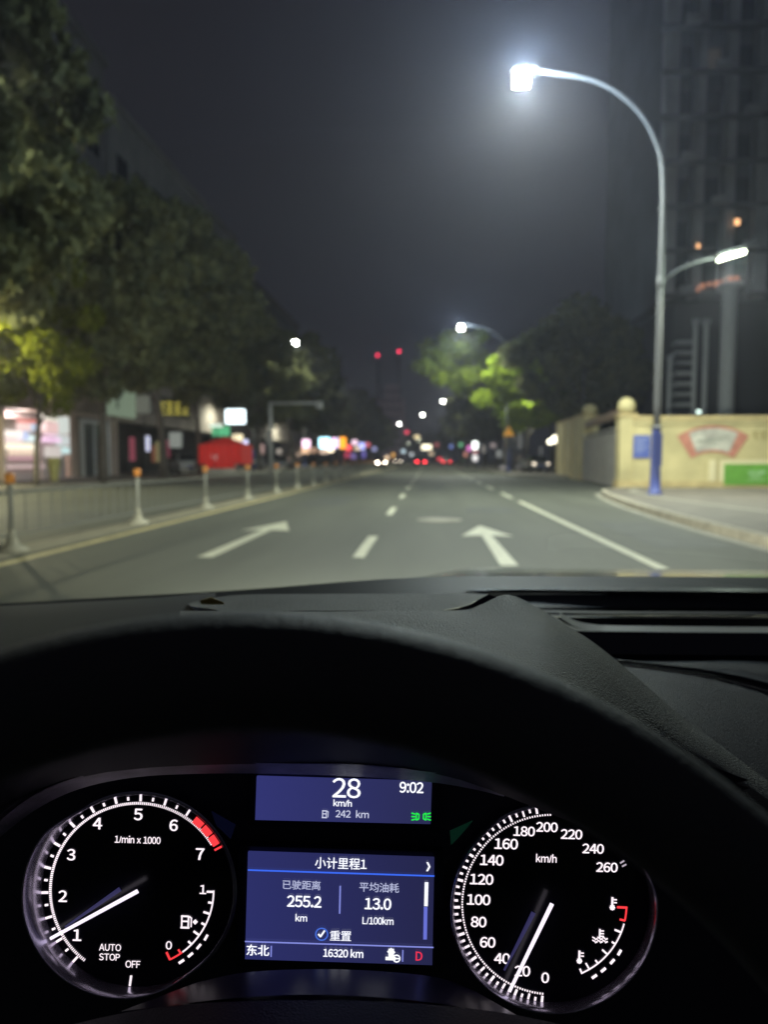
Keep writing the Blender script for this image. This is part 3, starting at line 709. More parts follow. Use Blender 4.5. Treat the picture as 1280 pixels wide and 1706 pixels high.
# lit spots in the tower
om = glow("orange_window_glow", (1, .42, .16), .55)
for (px, py, w, h, s) in ((1164, 411, 5, 9, 1), (1229, 370, 8, 10, 1)):
    a = atY(px - w / 2, py - h / 2, TY0 - 1.7); b = atY(px + w / 2, py + h / 2, TY0 - 1.7)
    MB().box(a.x, b.x, TY0 - 1.75, TY0 - 1.7, b.z, a.z).build("lit_window", glow("bright_orange_glow", (1, .5, .22), 2.2), tw_, bevel=.05)
rnd = random.Random(4)
for i in range(9):
    px = 1134 + i * 11.3; py = 487 - i * 3.1 + rnd.uniform(-2, 2); h = rnd.uniform(5, 11)
    a = atY(px, py - h / 2, TY0 - 1.7); b = atY(px + rnd.uniform(6, 9.5), py + h / 2, TY0 - 1.7)
    MB().box(a.x, b.x, TY0 - 1.75, TY0 - 1.71, b.z, a.z).build("lit_window", glow("dim_orange_glow", (1, .42, .24), .55), tw_, bevel=.04)
cn = mat("pale_column", (.42, .42, .4), .8, noise=.15)
for (px, w, Y, ptop, lab) in ((1217, 24, 48, 480, "thick pale round column rising behind the yellow wall"), (1178, 8, 49, 540, "thin pale column left of the thick column"), (1160, 7, 49, 540, "thin pale column at the slab stack's edge"), (1117, 6, 50, 600, "short faint column beside the lamp pole")):
    p = atY(px, ptop, Y); o = empty("concrete_column", (p.x, Y, 0)); tag(o, lab, "column", "columns behind the compound wall")
    r = w * Y / FPX / 2
    MB().tube([(p.x, Y, 0), (p.x, Y, p.z)], r, 14).build("shaft", cn, o, True)
    MB().box(p.x - r * 1.3, p.x + r * 1.3, Y - r * 1.3, Y + r * 1.3, p.z + .003, p.z + .3).build("capital", con2, o)
st = empty("scaffold_tower", (atY(1143, 700, 50.5).x, 50.5, 0)); tag(st, "stack of pale landing slabs between dark posts behind the wall", "scaffold")
a = atY(1127, 690, 50); b = atY(1156, 690, 50)
for i in range(7):
    z = atY(1140, 676 - i * 17.5, 50).z
    MB().box(a.x, b.x, 50, 51.2, z, z + .16).build("landing_slab", con2 if i > 3 else cn, st)
for xx in (a.x - .06, b.x + .02): MB().box(xx, xx + .05, 50.5, 50.56, 0, 11).build("post", con, st)
S(1165, 686, 6, 5, 47, (.8, 1, .9), 2.5, "tiny bright lamp just above the yellow wall's coping", grp=gr2, post=True)
# small far roofs
hb = empty("small_block", (atY(1003, 540, 90).x, 90, 0)); tag(hb, "faint pale rooftop block between the trees and the high rise", "building")
a = atY(987, 512, 90); b = atY(1021, 548, 90)
MB().box(a.x, b.x, 90, 96, b.z, a.z).build("roof_block", palem, hb); MB().box(a.x - 2, b.x + 6, 88, 100, 0, b.z - .01).build("lower_block", con, hb)
MB().box(a.x + .5, a.x + 1.2, 89.95, 89.99, b.z + .6, b.z + 1.6).build("window", dark_glass, hb)
# distant towers with red beacons
dt = empty("distant_tower", (atY(652, 700, 420).x, 420, 0)); tag(dt, "dim pinkish tower at the street's end between two red beacons", "building")
a = atY(632, 640, 420); b = atY(674, 640, 420); pk = mat("pinkish_facade", (.22, .16, .17), .85, emit=(.5, .34, .4), strength=.05)  # faint emission lightens the whole facade, not lit windows
MB().box(a.x, b.x, 420, 440, 0, a.z - 8).build("tower_body", pk, dt)
MB().box(a.x + 3, b.x - 3, 422, 438, a.z - 7.99, a.z).build("tower_crown", pk, dt)
for i in range(7):
    for j in range(4):
        MB().box(a.x + 1.2 + j * 3.2, a.x + 3 + j * 3.2, 419.9, 419.98, 8 + i * 5, 10.5 + i * 5).build("window", dark_glass, dt)
for (px, py, lab) in ((629.5, 591, "thin dark mast carrying the left red beacon"), (665, 584.5, "thin dark mast carrying the right red beacon")):
    p = atY(px, py, 430); o = empty("beacon_mast", (p.x, 430, 0)); tag(o, lab, "beacon mast", "red beacon masts at the street's end")
    MB().box(p.x - 1, p.x + 1, 429, 431, 0, p.z - 1.2).build("mast", con, o)
    MB().lathe([(.4, 0), (.7, .4), (.7, 1.1), (.4, 1.5)], (p.x, 430, p.z - 1), 10).build("red_beacon", glow("beacon_red", (1, .03, .1), 5.5), o)

# ------------------------------------------------------------------ cars
def make_car(paint, head=0, tail=0, amber=False):
    o = empty("parked_car", (0, 0, 0))
    prof = [(-2.2, .35), (-2.25, .75), (-2.0, .95), (-1.3, 1.0), (-.7, 1.42), (.9, 1.45), (1.6, 1.05), (2.15, .98), (2.25, .7), (2.2, .35)]
    b = MB()
    n_ = len(prof)
    ws = [.82, .86, .86, .84, .62, .62, .84, .86, .86, .82]
    vs = []
    for s in (-1, 1):
        for (y, z), w in zip(prof, ws): vs.append((s * w, y, z))
    b.add(vs, [tuple(range(n_)), tuple(range(n_, 2 * n_))[::-1]] + [(i, (i + 1) % n_, n_ + (i + 1) % n_, n_ + i) for i in range(n_)])
    b.build("body", paint, o, bevel=.04)
    for s in (-1, 1):
        mesh("side_window", [(s * .845, -1.15, 1.03), (s * .845, 1.4, 1.06), (s * .655, .85, 1.38), (s * .655, -.62, 1.36)], [(0, 1, 2, 3)], dark_glass, o, thick=.01)
    mesh("windscreen", [(-.75, -1.32, 1.03), (.75, -1.32, 1.03), (.58, -.74, 1.41), (-.58, -.74, 1.41)], [(0, 1, 2, 3)], dark_glass, o, thick=-.01)
    mesh("rear_window", [(-.75, 1.62, 1.08), (.75, 1.62, 1.08), (.58, .95, 1.43), (-.58, .95, 1.43)], [(0, 1, 2, 3)], dark_glass, o, thick=.01)
    for y in (-1.4, 1.4):
        for s in (-1, 1):
            w = MB().tube([(s * .68, y, .32), (s * .88, y, .32)], .32, 16).build("wheel", mat("tyre_rubber", (.02, .02, .02), .8), o)
            MB().tube([(s * .881, y, .32), (s * .9, y, .32)], .19, 10).build("rim", head_m, w)
    hm = glow("headlamp_glow_%d" % head, (1, .85, .66), head) if head else mat("headlamp_off", (.5, .5, .5), .2)
    tm = glow("tail_lamp_glow_%d" % tail, (1, .03, .05), tail) if tail else mat("tail_lamp_off", (.25, .02, .02), .3)
    for s in (-1, 1):
        MB().box(s * .62 - .13, s * .62 + .13, -2.29, -2.2, .62, .8).build("headlight", hm, o, bevel=.03)
        MB().box(s * .66 - .15, s * .66 + .15, 2.2, 2.29, .72, .88).build("taillight", tm, o, bevel=.02)
    MB().box(-.25, .25, -2.28, -2.24, .45, .57).build("number_plate", mat("plate_blue", (.05, .1, .4), .5), o)
    return o
def car_at(o, name, px, Y, z, rz, label, grp=None):
    p = atY(px, 765, Y); o.name = name; o.location = (p.x, Y, z); o.rotation_euler = (0, 0, rz); tag(o, label, "car", grp)
    return o
white_c = mat("white_car_paint", (.55, .57, .56), .3, coat=.5); dark_c = mat("dark_car_paint", (.04, .045, .05), .3, coat=.5); silver_c = mat("silver_car_paint", (.3, .31, .32), .3, metal=.4, coat=.5)
c1 = car_at(make_car(dark_c, head=60), "moving_car", 637, 118, 0, 0, "oncoming dark car with bright warm headlamps", "traffic")
c2 = car_at(make_car(dark_c, head=14), "moving_car", 664, 175, 0, 0, "distant oncoming car with dim amber headlamps", "traffic")
c3 = car_at(make_car(dark_c, tail=22), "moving_car", 702, 128, 0, 0, "dark car ahead with glowing red tail lamps", "traffic")
c3.rotation_euler.z = math.pi
c4 = car_at(make_car(silver_c, tail=12), "moving_car", 744, 140, 0, math.pi, "silver car with red tail lamps near the right kerb", "traffic")
c5 = car_at(make_car(white_c), "parked_car", 308, 56, .13, .5, "pale car parked on the far pavement left of the red tent", "parked cars")
c6 = car_at(make_car(silver_c, head=3), "parked_car", 892, 66, .14, .1, "dark silver car parked on the right pavement by the trees", "parked cars")  # weak headlamp glow stands in for a reflection off the car
c7 = car_at(make_car(silver_c), "parked_car", 470, 88, .13, .1, "silver car parked behind the gantry post", "parked cars")
c8 = car_at(make_car(dark_c), "parked_car", 425, 75, .13, .2, "dark car parked right of the red tent", "parked cars")
# tail lamps face the camera when the rear (+y) points back at it
for c in (c3, c4): c.rotation_euler.z = math.pi

# ------------------------------------------------------------------ pedestrians (tiny, far off)
def person(px, Y, top_c, leg_c, label, ph=0, rz=0):
    p = atY(px, 765, Y); X = p.x
    o = empty("person", (X, Y, .0 if X < 6.2 else .14)); o.rotation_euler.z = 0; tag(o, label, "person")
    z = o.location.z
    sk = [(0, 0, 1.0), (0, 0, 1.25), (0, 0, 1.45), (0, 0, 1.56), (0, -.02, 1.68), (.1, 0, .92), (.11, -.12 * ph, .5), (.12, -.05 + .2 * ph, .06), (.12, -.16 + .2 * ph, .03), (-.1, 0, .92), (-.11, .02, .5), (-.12, .1 - .3 * ph, .06), (-.12, -.02 - .3 * ph, .03),
          (.19, 0, 1.42), (.25, .03, 1.14), (.24, -.1, .9), (.23, -.15, .8), (-.19, 0, 1.42), (-.25, -.03, 1.14), (-.24, .06, .9), (-.23, .08, .8)]
    rd = [.13, .14, .13, .055, .1, .1, .065, .045, .04, .1, .065, .045, .04, .06, .045, .035, .03, .06, .045, .035, .03]
    ed = [(0, 1), (1, 2), (2, 3), (3, 4), (0, 5), (5, 6), (6, 7), (7, 8), (0, 9), (9, 10), (10, 11), (11, 12), (2, 13), (13, 14), (14, 15), (15, 16), (2, 17), (17, 18), (18, 19), (19, 20)]
    me = bpy.data.meshes.new("body"); me.from_pydata([(X + a[0], Y + a[1], z + a[2]) for a in sk], ed, [])
    b = link("body", me, None, o)
    m = b.modifiers.new("skin", 'SKIN')
    for i, r in enumerate(rd): me.skin_vertices[0].data[i].radius = (r, r)
    me.skin_vertices[0].data[0].use_root = True
    b.modifiers.new("sub", 'SUBSURF').levels = 1; b.modifiers["sub"].render_levels = 1
    me.materials.append(mat("skin_tone", (.35, .2, .13), .6))
    MB().lathe([(.17, .85), (.2, 1.0), (.19, 1.2), (.21, 1.42), (.1, 1.5)], (X, Y, z), 12).build("jacket", top_c, o, True)
    for s in (.11, -.11): MB().tube([(X + s, Y, z + .92), (X + s, Y, z + .5), (X + s * 1.1, Y + .02, z + .1)], [.11, .085, .065], 8).build("trouser_leg", leg_c, o, True)
    MB().lathe([(.09, 1.62), (.118, 1.7), (.11, 1.78), (.04, 1.83)], (X, Y + .01, z), 10).build("hair", mat("black_hair", (.02, .02, .02), .5), o, True)
person(759, 128, mat("blue_jacket", (.05, .12, .5), .7), mat("pale_trousers", (.4, .38, .34), .7), "pedestrian in a blue jacket near the right kerb", .4)
person(772, 118, mat("green_jacket", (.05, .35, .14), .7), mat("pale_trousers"), "pedestrian in a green jacket and pale trousers near the kerb", -.3)
person(866, 74, mat("grey_jacket", (.2, .2, .2), .7), mat("dark_trousers", (.04, .04, .05), .7), "pedestrian in grey standing on the right pavement", .1)

# ------------------------------------------------------------------ trees
bark = mat("tree_bark", (.09, .075, .06), .9, noise=.3, nscale=5, bump=.6, bscale=12)
leafm = leaf_mat("plane_tree_leaves", (.135, .145, .078))
leafy = leaf_mat("lamplit_leaves", (.22, .29, .035))  # brighter leaf copy: lamplight put into the colour of the lit crowns
def tree_mesh(seed, h, rx, base_z, nclump, nleaf, size=.2, cx=0.0):
    r = np.random.default_rng(seed)
    cz = (h + base_z) / 2; rz = (h - base_z) / 2
    cl = []
    while len(cl) < nclump:
        p = r.uniform(-1, 1, 3)
        d = np.linalg.norm(p)
        if .25 < d < 1: cl.append(p * np.array([rx, rx, rz]) + np.array([cx, 0, cz]))
    cl = np.array(cl); cr = r.uniform(.7, 1.5, nclump)
    k = r.integers(0, nclump, nleaf)
    off = r.normal(size=(nleaf, 3)); off /= np.linalg.norm(off, axis=1)[:, None]
    rad = cr[k] * r.uniform(.45, 1.08, nleaf)
    c = cl[k] + off * rad[:, None] * np.array([1, 1, .72])
    a = r.normal(size=(nleaf, 3)); a /= np.linalg.norm(a, axis=1)[:, None]
    b = np.cross(a, r.normal(size=(nleaf, 3))); b /= np.linalg.norm(b, axis=1)[:, None]
    s = (size * r.uniform(.6, 1.3, nleaf))[:, None]
    V = np.stack([c - a * s, c - b * s * .55, c + a * s, c + b * s * .55], 1).reshape(-1, 3)
    me = bpy.data.meshes.new("crown"); me.vertices.add(len(V)); me.vertices.foreach_set("co", V.ravel().astype(np.float32))
    me.loops.add(len(V)); me.loops.foreach_set("vertex_index", np.arange(len(V), dtype=np.int32))
    me.polygons.add(nleaf); me.polygons.foreach_set("loop_start", np.arange(0, len(V), 4, dtype=np.int32)); me.update()
    t = MB(); th = base_z + rz * .7
    lean = r.uniform(-.4, .4, 2)
    pts = smooth_curve([(0, 0, 0), (lean[0] * .3, lean[1] * .3, base_z * .5), (lean[0], lean[1], base_z), (lean[0] * 1.5, lean[1] * .5, th)], 4)
    t.tube(pts, [.26 - .19 * i / (len(pts) - 1) for i in range(len(pts))], 8)
    for i in range(7):
        z0 = base_z * .75 + i * .45; q = cl[r.integers(0, nclump)]
        mid = Vector((q[0] * .45 + lean[0], q[1] * .45 + lean[1], z0 + (q[2] - z0) * .6))
        t.tube([(lean[0], lean[1], z0), mid, tuple(q)], [.1, .065, .02], 6)
    tm = bpy.data.meshes.new("trunk"); tm.from_pydata(t.v, [], t.f); tm.update()
    for p in tm.polygons: p.use_smooth = True
    tm.materials.append(bark)
    return tm, me
LT = [tree_mesh(i, h, rx, bz, nc, nl, .24) for i, (h, rx, bz, nc, nl) in enumerate([(12.5, 4.9, 4.3, 75, 21000), (11.8, 5.2, 4.0, 75, 21000), (13.2, 5.0, 4.6, 75, 21000)])]
LT.append(tree_mesh(14, 14.6, 3.4, 7.8, 52, 15000, .2, -5.3))
def tree(x, y, v, label, lm, grp, sc_=1, rot=0, zs=1):
    o = empty("street_tree", (x, y, .13)); o.rotation_euler.z = rot; o.scale = (sc_, sc_, sc_ * zs); tag(o, label, "tree", grp)
    for nm, me, m in (("trunk", LT[v][0], bark), ("crown", LT[v][1], lm)):
        c = bpy.data.objects.new(nm, me); col.objects.link(c); c.parent = o
        if not me.materials: me.materials.append(m)
        c.material_slots[0].link = 'OBJECT'; c.material_slots[0].material = m
gl = "street trees along the far pavement"
lab = ["nearest big street tree filling the upper left, lit yellow green low down", "street tree whose trunk stands before the bright shop", "street tree rising behind the green emblem sign", "street tree with its dark trunk left of the red tent", "street tree just beyond the red tent", "street tree behind the signal gantry", "street tree left of the pink sign in the far cluster", "street tree above the cyan far sign", "street tree above the orange far sign", "farthest tree of the left row", "low tree near the left end of the street"]
for i, (x, y, v, s, rt, zs) in enumerate([(-15.2, 22.5, 0, 1.0, .3, 1.32), (-16.0, 35.5, 1, 1.0, 2.1, 1.15), (-15.3, 42, 2, 1.0, 4, 1.2), (-15.6, 49.5, 0, .88, 5, 1.4), (-16.2, 70, 1, .85, 1, 1.4), (-15, 81, 2, .95, 3, 1.2), (-15, 98, 0, .95, 2, 1.15), (-14.8, 119, 1, 1, 0, 1.15), (-14.6, 142, 2, 1, 5, 1.1), (-14.5, 170, 0, 1, 4, 1.1), (-13.5, 205, 1, .95, 1, 1.1)]):
    tree(x, y, v, lab[i], leafm, gl, s, rt, zs)
o = empty("street_tree", (-16.4, 30, .13)); o.scale = (.6, .6, .74); o.rotation_euler.z = 1; tag(o, "small tree with leaves tinted yellow green as if lamp lit, at the left edge", "tree", gl)
for nm, me, m in (("trunk", LT[2][0], bark), ("crown", LT[2][1], leaf_mat("lamplit_yellow_leaves", (.13, .15, .018)))):  # warm lamplight is put into this leaf colour
    c = bpy.data.objects.new(nm, me); col.objects.link(c); c.parent = o; c.material_slots[0].link = 'OBJECT'; c.material_slots[0].material = m
gr_ = "street trees along the right pavement"
lab = ["right street tree lit bright green by the lamp in its crown", "dark street tree above the farther gate column", "dark street tree above the warning triangle", "dark tree behind the grey gate and its beam", "street tree by the dim gantry", "street tree above the white upright sign", "street tree above the distant pedestrians", "dark tree over the distant tail lights", "farthest tree of the right row", "low tree at the right end of the street", "dark tree behind the high rise's left corner"]
for i, (x, y, v, s, rt) in enumerate([(7.6, 73.5, 3, 1.0, 0), (12.5, 64, 0, 1.12, 1), (8.8, 67.5, 2, .85, 2), (15.5, 73, 1, 1.2, 3), (8.6, 92, 0, 1.05, 4), (8.4, 110, 1, 1.05, 5), (8.4, 132, 2, 1.05, 0), (8.3, 158, 0, 1.05, 1), (8.2, 188, 1, 1.05, 2), (8, 225, 2, 1.0, 3), (16.5, 100, 2, 1.25, 3)]):
    tree(x, y, v, lab[i], leafy if i in (0, 2) else leafm, gr_, s, rt)
lab = ["small tree at the street's end under the pink tower", "tree mass at the street's end left of the tower"]
for i, (px, Y, s) in enumerate(((632, 262, .95), (600, 285, 1.1))):
    p = atY(px, 765, Y); tree(p.x, Y, i, lab[i], leafy, "trees at the street's end", s, i)
for i, (px, Y) in enumerate(((560, 330), (590, 345), (620, 350), (690, 350), (720, 330), (745, 345), (775, 360), (520, 340))):
    p = atY(px, 765, Y); tree(p.x, Y, i % 3, ["dark tree shape behind the cyan far sign", "dark tree shape left of the pink tower, behind the violet sign", "dark tree shape at the foot of the pink tower", "dark tree shape behind the distant red tail lights", "dark tree shape right of the warm sign", "dark tree shape behind the blue jacket pedestrian", "dark tree shape behind the magenta sign", "leftmost dark tree shape closing the street, behind the pink sign"][i], leafm, "trees closing the far end of the street", 1.1, i)

# ------------------------------------------------------------------ haze
hz = MB().box(gx0 - 1, gx1 + 1, gy0 - 1, gy1 + 1, -1.3, 96).build("haze", None); hz.data.materials.clear(); hz['kind'] = 'stuff'  # haze added so the lamps glow as through a dirty windscreen
hm_ = bpy.data.materials.new("haze_air"); hm_.use_nodes = True; hm_.node_tree.nodes.clear()
o_ = hm_.node_tree.nodes.new("ShaderNodeOutputMaterial"); v_ = hm_.node_tree.nodes.new("ShaderNodeVolumePrincipled")
v_.inputs["Density"].default_value = HAZE; v_.inputs["Color"].default_value = (.78, .8, 1, 1); v_.inputs["Anisotropy"].default_value = .72
hm_.node_tree.links.new(v_.outputs[0], o_.inputs[1]); hz.data.materials.append(hm_)

#INTERIOR
# ------------------------------------------------------------------ the car's bonnet
XA = Vector((1, 0, 0))
def loft(name, rows, m, parent=None, smooth=True, thick=0, sub=0):
    """rows: lists of points of equal length"""
    n_ = len(rows[0]); vs = [p for r_ in rows for p in r_]
    fs = [(j * n_ + i, j * n_ + i + 1, (j + 1) * n_ + i + 1, (j + 1) * n_ + i) for j in range(len(rows) - 1) for i in range(n_ - 1)]
    o = mesh(name, vs, fs, m, parent, smooth)
    if thick:
        s = o.modifiers.new("solid", 'SOLIDIFY'); s.thickness = abs(thick); s.offset = 1 if thick > 0 else -1
        if smooth: s.use_rim = False
    if sub:
        s = o.modifiers.new("sub", 'SUBSURF'); s.levels = sub; s.render_levels = sub
    return o
bon = empty("car_bonnet", (.3, 1.3, .9)); tag(bon, "glossy dark grey bonnet of the car beyond the windscreen, mirroring the wall", "bonnet")
paint = mat("bonnet_paint", (.2, .21, .2), .16, coat=.3, spec=.5, noise=.04, nscale=2)
xs = [-1.0 + .05 * i for i in range(59)]
def bz(x, y):
    u = x - .3
    t = y - 1.0
    z = 1.0825 - .06 * t - .086 * t * t - .12 * max(0, t - .65) ** 2 - .012 * max(0, (x - .45) / .6) ** 2
    ridge = 1 / (1 + math.exp(-(x - .005 - .05 * (y - 1)) / .022))
    ridge_l = 0
    return z - .023 * (1 - ridge) - .075 * max(0, -x)
loft("bonnet_skin", [[Vector((x, y, bz(x, y))) for x in xs] for y in (.93, .98, 1.04, 1.1, 1.16, 1.22, 1.3, 1.4, 1.5, 1.65, 1.8, 1.95, 2.05)], paint, bon, thick=-.004)
MB().tube([(-1.0, 2.06, bz(-1, 2.05) - .02), (.3, 2.1, bz(.3, 2.05) - .02), (1.9, 2.06, bz(1.9, 2.05) - .02)], .02, 8).build("front_trim", mat("black_plastic", (.02, .02, .022), .4), bon, True)
for nm_, x_ in (("right", .95), ("left", -.35)):
    point_light("headlight_beam", (x_, 2.2, .7), 6000, (.96, 1, .86), .06, bon, spot=84, aim=(x_ * .8, 9.5, .0))

# ------------------------------------------------------------------ dashboard
db = empty("dashboard", (.4, .75, .95)); tag(db, "dark grey dashboard with pale trim strips and a stitched seam below the windscreen", "dashboard")
soft = mat("dash_soft_grey", (.15, .15, .137), .62, noise=.06, nscale=40, bump=.9, bscale=700, spec=.3)
soft2 = mat("dash_lower_grey", (.16, .162, .165), .65, noise=.08, nscale=40, bump=.9, bscale=700, spec=.3)
blackp = mat("dash_black_plastic", (.012, .012, .022), .35, spec=.4)
navy = mat("gloss_black_panel", (.01, .011, .03), .18, spec=.6)
cowlm = mat("cowl_plastic", (.016, .018, .024), .6, spec=.25)
strip_m = mat("satin_trim", (.78, .78, .72), .45)
def row(pts, depth, k=5):
    q = [Vector((p[0], p[1], depth if len(p) < 3 else p[2])) for p in pts]
    q = smooth_curve(q, k) if k > 1 else q
    return [D(a.x, a.y, a.z) for a in q]
# windscreen cowl: the black strip between the bonnet and the dash, whole width
loft("cowl_strip", [row([(-80, 1022), (150, 1008), (400, 994), (690, 974), (1000, 972), (1360, 974)], 1.0),
                    row([(-80, 1060), (150, 1050), (400, 1040), (690, 1004), (1000, 1004), (1360, 1004)], .93)], cowlm, db, thick=-.01)
loft("wiper_edge", [row([(815, 990.5), (900, 991), (1012, 992)], .93), row([(815, 993), (900, 993.5), (1012, 994)], .928)], strip_m, db, thick=-.003)
# right dash: stepped shelves
loft("upper_shelf", [row([(860, 1003), (1000, 1002), (1360, 1004)], .93), row([(860, 1025), (1000, 1024.5), (1360, 1026)], .90)], blackp, db, thick=-.01)
loft("trim_strip", [row([(880, 1023), (1000, 1025), (1360, 1026)], .885), row([(880, 1027), (1000, 1029), (1360, 1031)], .88)], strip_m, db, thick=-.006)
loft("vent_recess", [row([(890, 1028), (1000, 1029), (1360, 1031)], .90), row([(890, 1056), (1000, 1056), (1360, 1056)], .90)], navy, db, thick=-.01)
loft("vent_blade", [row([(960, 1047), (1060, 1048.5), (1360, 1050)], .87), row([(960, 1050), (1060, 1051.5), (1360, 1053)], .865)], soft2, db, thick=-.004)
loft("trim_strip", [row([(925, 1028), (950, 1042), (985, 1050), (1050, 1053), (1360, 1056)], .85), row([(930, 1040), (955, 1054), (990, 1061), (1050, 1063), (1360, 1066)], .835)], strip_m, db, thick=-.008)
loft("gloss_panel", [row([(930, 1060), (1000, 1063), (1360, 1066)], .83), row([(930, 1100), (1000, 1101), (1360, 1104)], .80)], navy, db, thick=-.01)
loft("lower_pad", [row([(960, 1099), (1080, 1101), (1240, 1101), (1400, 1106)], .795), row([(980, 1130), (1120, 1136), (1260, 1158), (1400, 1188)], .73), row([(1000, 1250), (1150, 1290), (1280, 1340), (1400, 1380)], .58), row([(1050, 1500), (1180, 1540), (1300, 1580), (1420, 1600)], .5)], soft2, db, thick=.01)
rA = row([(960, 1099), (1080, 1101), (1240, 1101), (1400, 1106)], .795); rB = row([(980, 1130), (1120, 1136), (1260, 1158), (1400, 1188)], .73)
def seam(df): return [rA[i].lerp(rB[i], min(.98, .06 + .94 * ((i - 2) / 13) ** .9 * .95 + df)) for i in range(2, 16)]
def lift(pts, h): return [p + Vector((0, 0, h)) for p in smooth_curve(pts, 3)]
MB().tube(lift(seam(0), .0012), .0026, 8).build("seam_piping", blackp, db, True)
MB().tube(lift(seam(.09), .0006), .0012, 8).build("seam_piping", mat("seam_grey", (.05, .05, .05), .6), db, True)
sp_ = lift(seam(.16), .0008)
for a, b in zip(sp_[:-1], sp_[1:]):
    MB().tube([a.lerp(b, .15), a.lerp(b, .45)], .0007, 5).build("stitch", strip_m, db); MB().tube([a.lerp(b, .65), a.lerp(b, .95)], .0007, 5).build("stitch", strip_m, db)
# left dash corner
loft("left_pad", [row([(-120, 1030), (60, 1022), (240, 1012), (360, 1003)], .80), row([(-120, 1060), (60, 1045), (240, 1030), (360, 1020)], .72), row([(-120, 1150), (60, 1140), (240, 1110), (360, 1100)], .6)], mat("left_pad_grey", (.014, .014, .017), .6), db, thick=-.01)

# ------------------------------------------------------------------ instrument hood (binnacle)
bh = empty("instrument_hood", (0, .55, 1.1)); tag(bh, "grey hood over the instruments with a peaked right corner", "instrument hood")
loft("hood_peak", [row([(300, 1030, .62), (500, 1031, .62), (700, 1029, .62), (775, 1028, .62), (805, 1018, .62), (845, 1002, .63), (890, 1022, .62), (935, 1050, .61), (985, 1082, .60), (1050, 1135, .58), (1130, 1205, .55), (1210, 1265, .52), (1310, 1345, .48), (1400, 1440, .45)], .6),
                   row([(300, 1050, .55), (500, 1050, .55), (700, 1048, .55), (770, 1049, .55), (820, 1052, .55), (870, 1055, .55), (910, 1062, .545), (950, 1085, .54), (985, 1115, .53), (1035, 1165, .515), (1100, 1225, .495), (1180, 1290, .475), (1270, 1372, .45), (1360, 1470, .43)], .55),
                   [atZ(q[0], q[1], q[2]) for q in smooth_curve([Vector(v) for v in [(300, 1150, 1.115), (500, 1150, 1.115), (700, 1150, 1.115), (770, 1150, 1.115), (820, 1155, 1.115), (870, 1165, 1.113), (910, 1180, 1.108), (950, 1200, 1.1), (985, 1225, 1.09), (1035, 1260, 1.07), (1090, 1310, 1.045), (1150, 1380, 1.02), (1210, 1470, .99), (1260, 1600, .96)]], 5)]], soft, bh, thick=-.006)
MB().tube([D(p.x, p.y, p.z) for p in smooth_curve([Vector((765, 1049, .548)), Vector((820, 1052, .547)), Vector((880, 1054, .546)), Vector((930, 1064, .541)), Vector((975, 1100, .533)), Vector((1010, 1140, .522))], 5)], .0012, 6).build("crease_line", blackp, bh, True)
# raised frame on top of the hood
top_r = [(312, 1006), (345, 998), (400, 991), (500, 989.5), (650, 989), (760, 989), (815, 990)]
bot_r = [(318, 1010), (350, 1016), (400, 1022), (500, 1018), (650, 1018), (722, 1018), (775, 1010)]
loft("raised_frame", [row(top_r, .72), row(bot_r, .645)], soft, bh)
loft("frame_lip", [row([(318, 1010), (350, 1016), (400, 1022), (500, 1018), (650, 1018), (722, 1018), (775, 1010), (815, 990)], .645),
                   row([(318, 1012), (350, 1026), (400, 1038), (500, 1030), (650, 1030), (740, 1029), (795, 1019), (838, 998)], .64)], navy, bh)
MB().tube([D(335, 1003, .66), D(352, 1001, .66), D(372, 1005, .655)], [.002, .0035, .001], 8).build("corner_bead", mat("amber_bead", (.35, .25, .04), .4), bh, True)

# ------------------------------------------------------------------ instrument cluster
ROLL = math.radians(-1.85)                       # the dial plane faces the phone, turned a little about its normal
CP = D(570, 1480, .42); CU = RM @ Vector((math.cos(ROLL), math.sin(ROLL), 0)); CV = RM @ Vector((-math.sin(ROLL), math.cos(ROLL), 0)); CN = RM @ Vector((0, 0, 1))
def cl(px, py, h=0.0):
    r_ = ray(px, py); o = CP + CN * h
    t = (o - C0).dot(CN) / r_.dot(CN); return C0 + r_ * t
MM = (cl(571, 1480) - cl(570, 1480)).length          # metres per photo pixel on the dial plane
ic = empty("instrument_cluster", tuple(CP)); tag(ic, "lit instrument cluster with a rev counter, two blue screens and a speedometer", "instrument cluster")
white = glow("dial_white", (1, .87, .93), 1.15); red = glow("dial_red", (1, .05, .06), 1.1); dwhite = glow("dial_dim_white", (.9, .78, .92), .55)
faceb = mat("dial_black", (.006, .006, .014), .22, spec=.35)
hous = mat("cluster_housing", (.03, .03, .055), .45, bump=.15, bscale=1500)
def plate(name, pxs, m, parent, h, th=.0015):
    return mesh(name, [cl(x, y, h) for x, y in pxs], [tuple(range(len(pxs)))[::-1]], m, parent, thick=th)
def onplane(px, py, h):
    return Matrix((( CU.x, CV.x, CN.x, 0), (CU.y, CV.y, CN.y, 0), (CU.z, CV.z, CN.z, 0), (0, 0, 0, 1))).copy(), cl(px, py, h)
GLY = {}
def glyph(ch):                                      # one character as a flat mesh; the wide forms give a humanist face
    if ch in GLY: return GLY[ch]
    wide = ch
    if ch.isascii() and (ch.isalnum() or ch in ".:"): wide = chr(ord(ch) + 0xFEE0)
    cu = bpy.data.curves.new("t", 'FONT'); cu.body = wide; cu.size = 1; cu.resolution_u = 3
    to = bpy.data.objects.new("t", cu); col.objects.link(to)
    bpy.context.view_layer.update()
    me = bpy.data.meshes.new_from_object(to.evaluated_get(bpy.context.evaluated_depsgraph_get()))
    bpy.data.objects.remove(to)
    GLY[ch] = ([v.co.copy() for v in me.vertices], [tuple(p.vertices) for p in me.polygons]); bpy.data.meshes.remove(me)
    return GLY[ch]
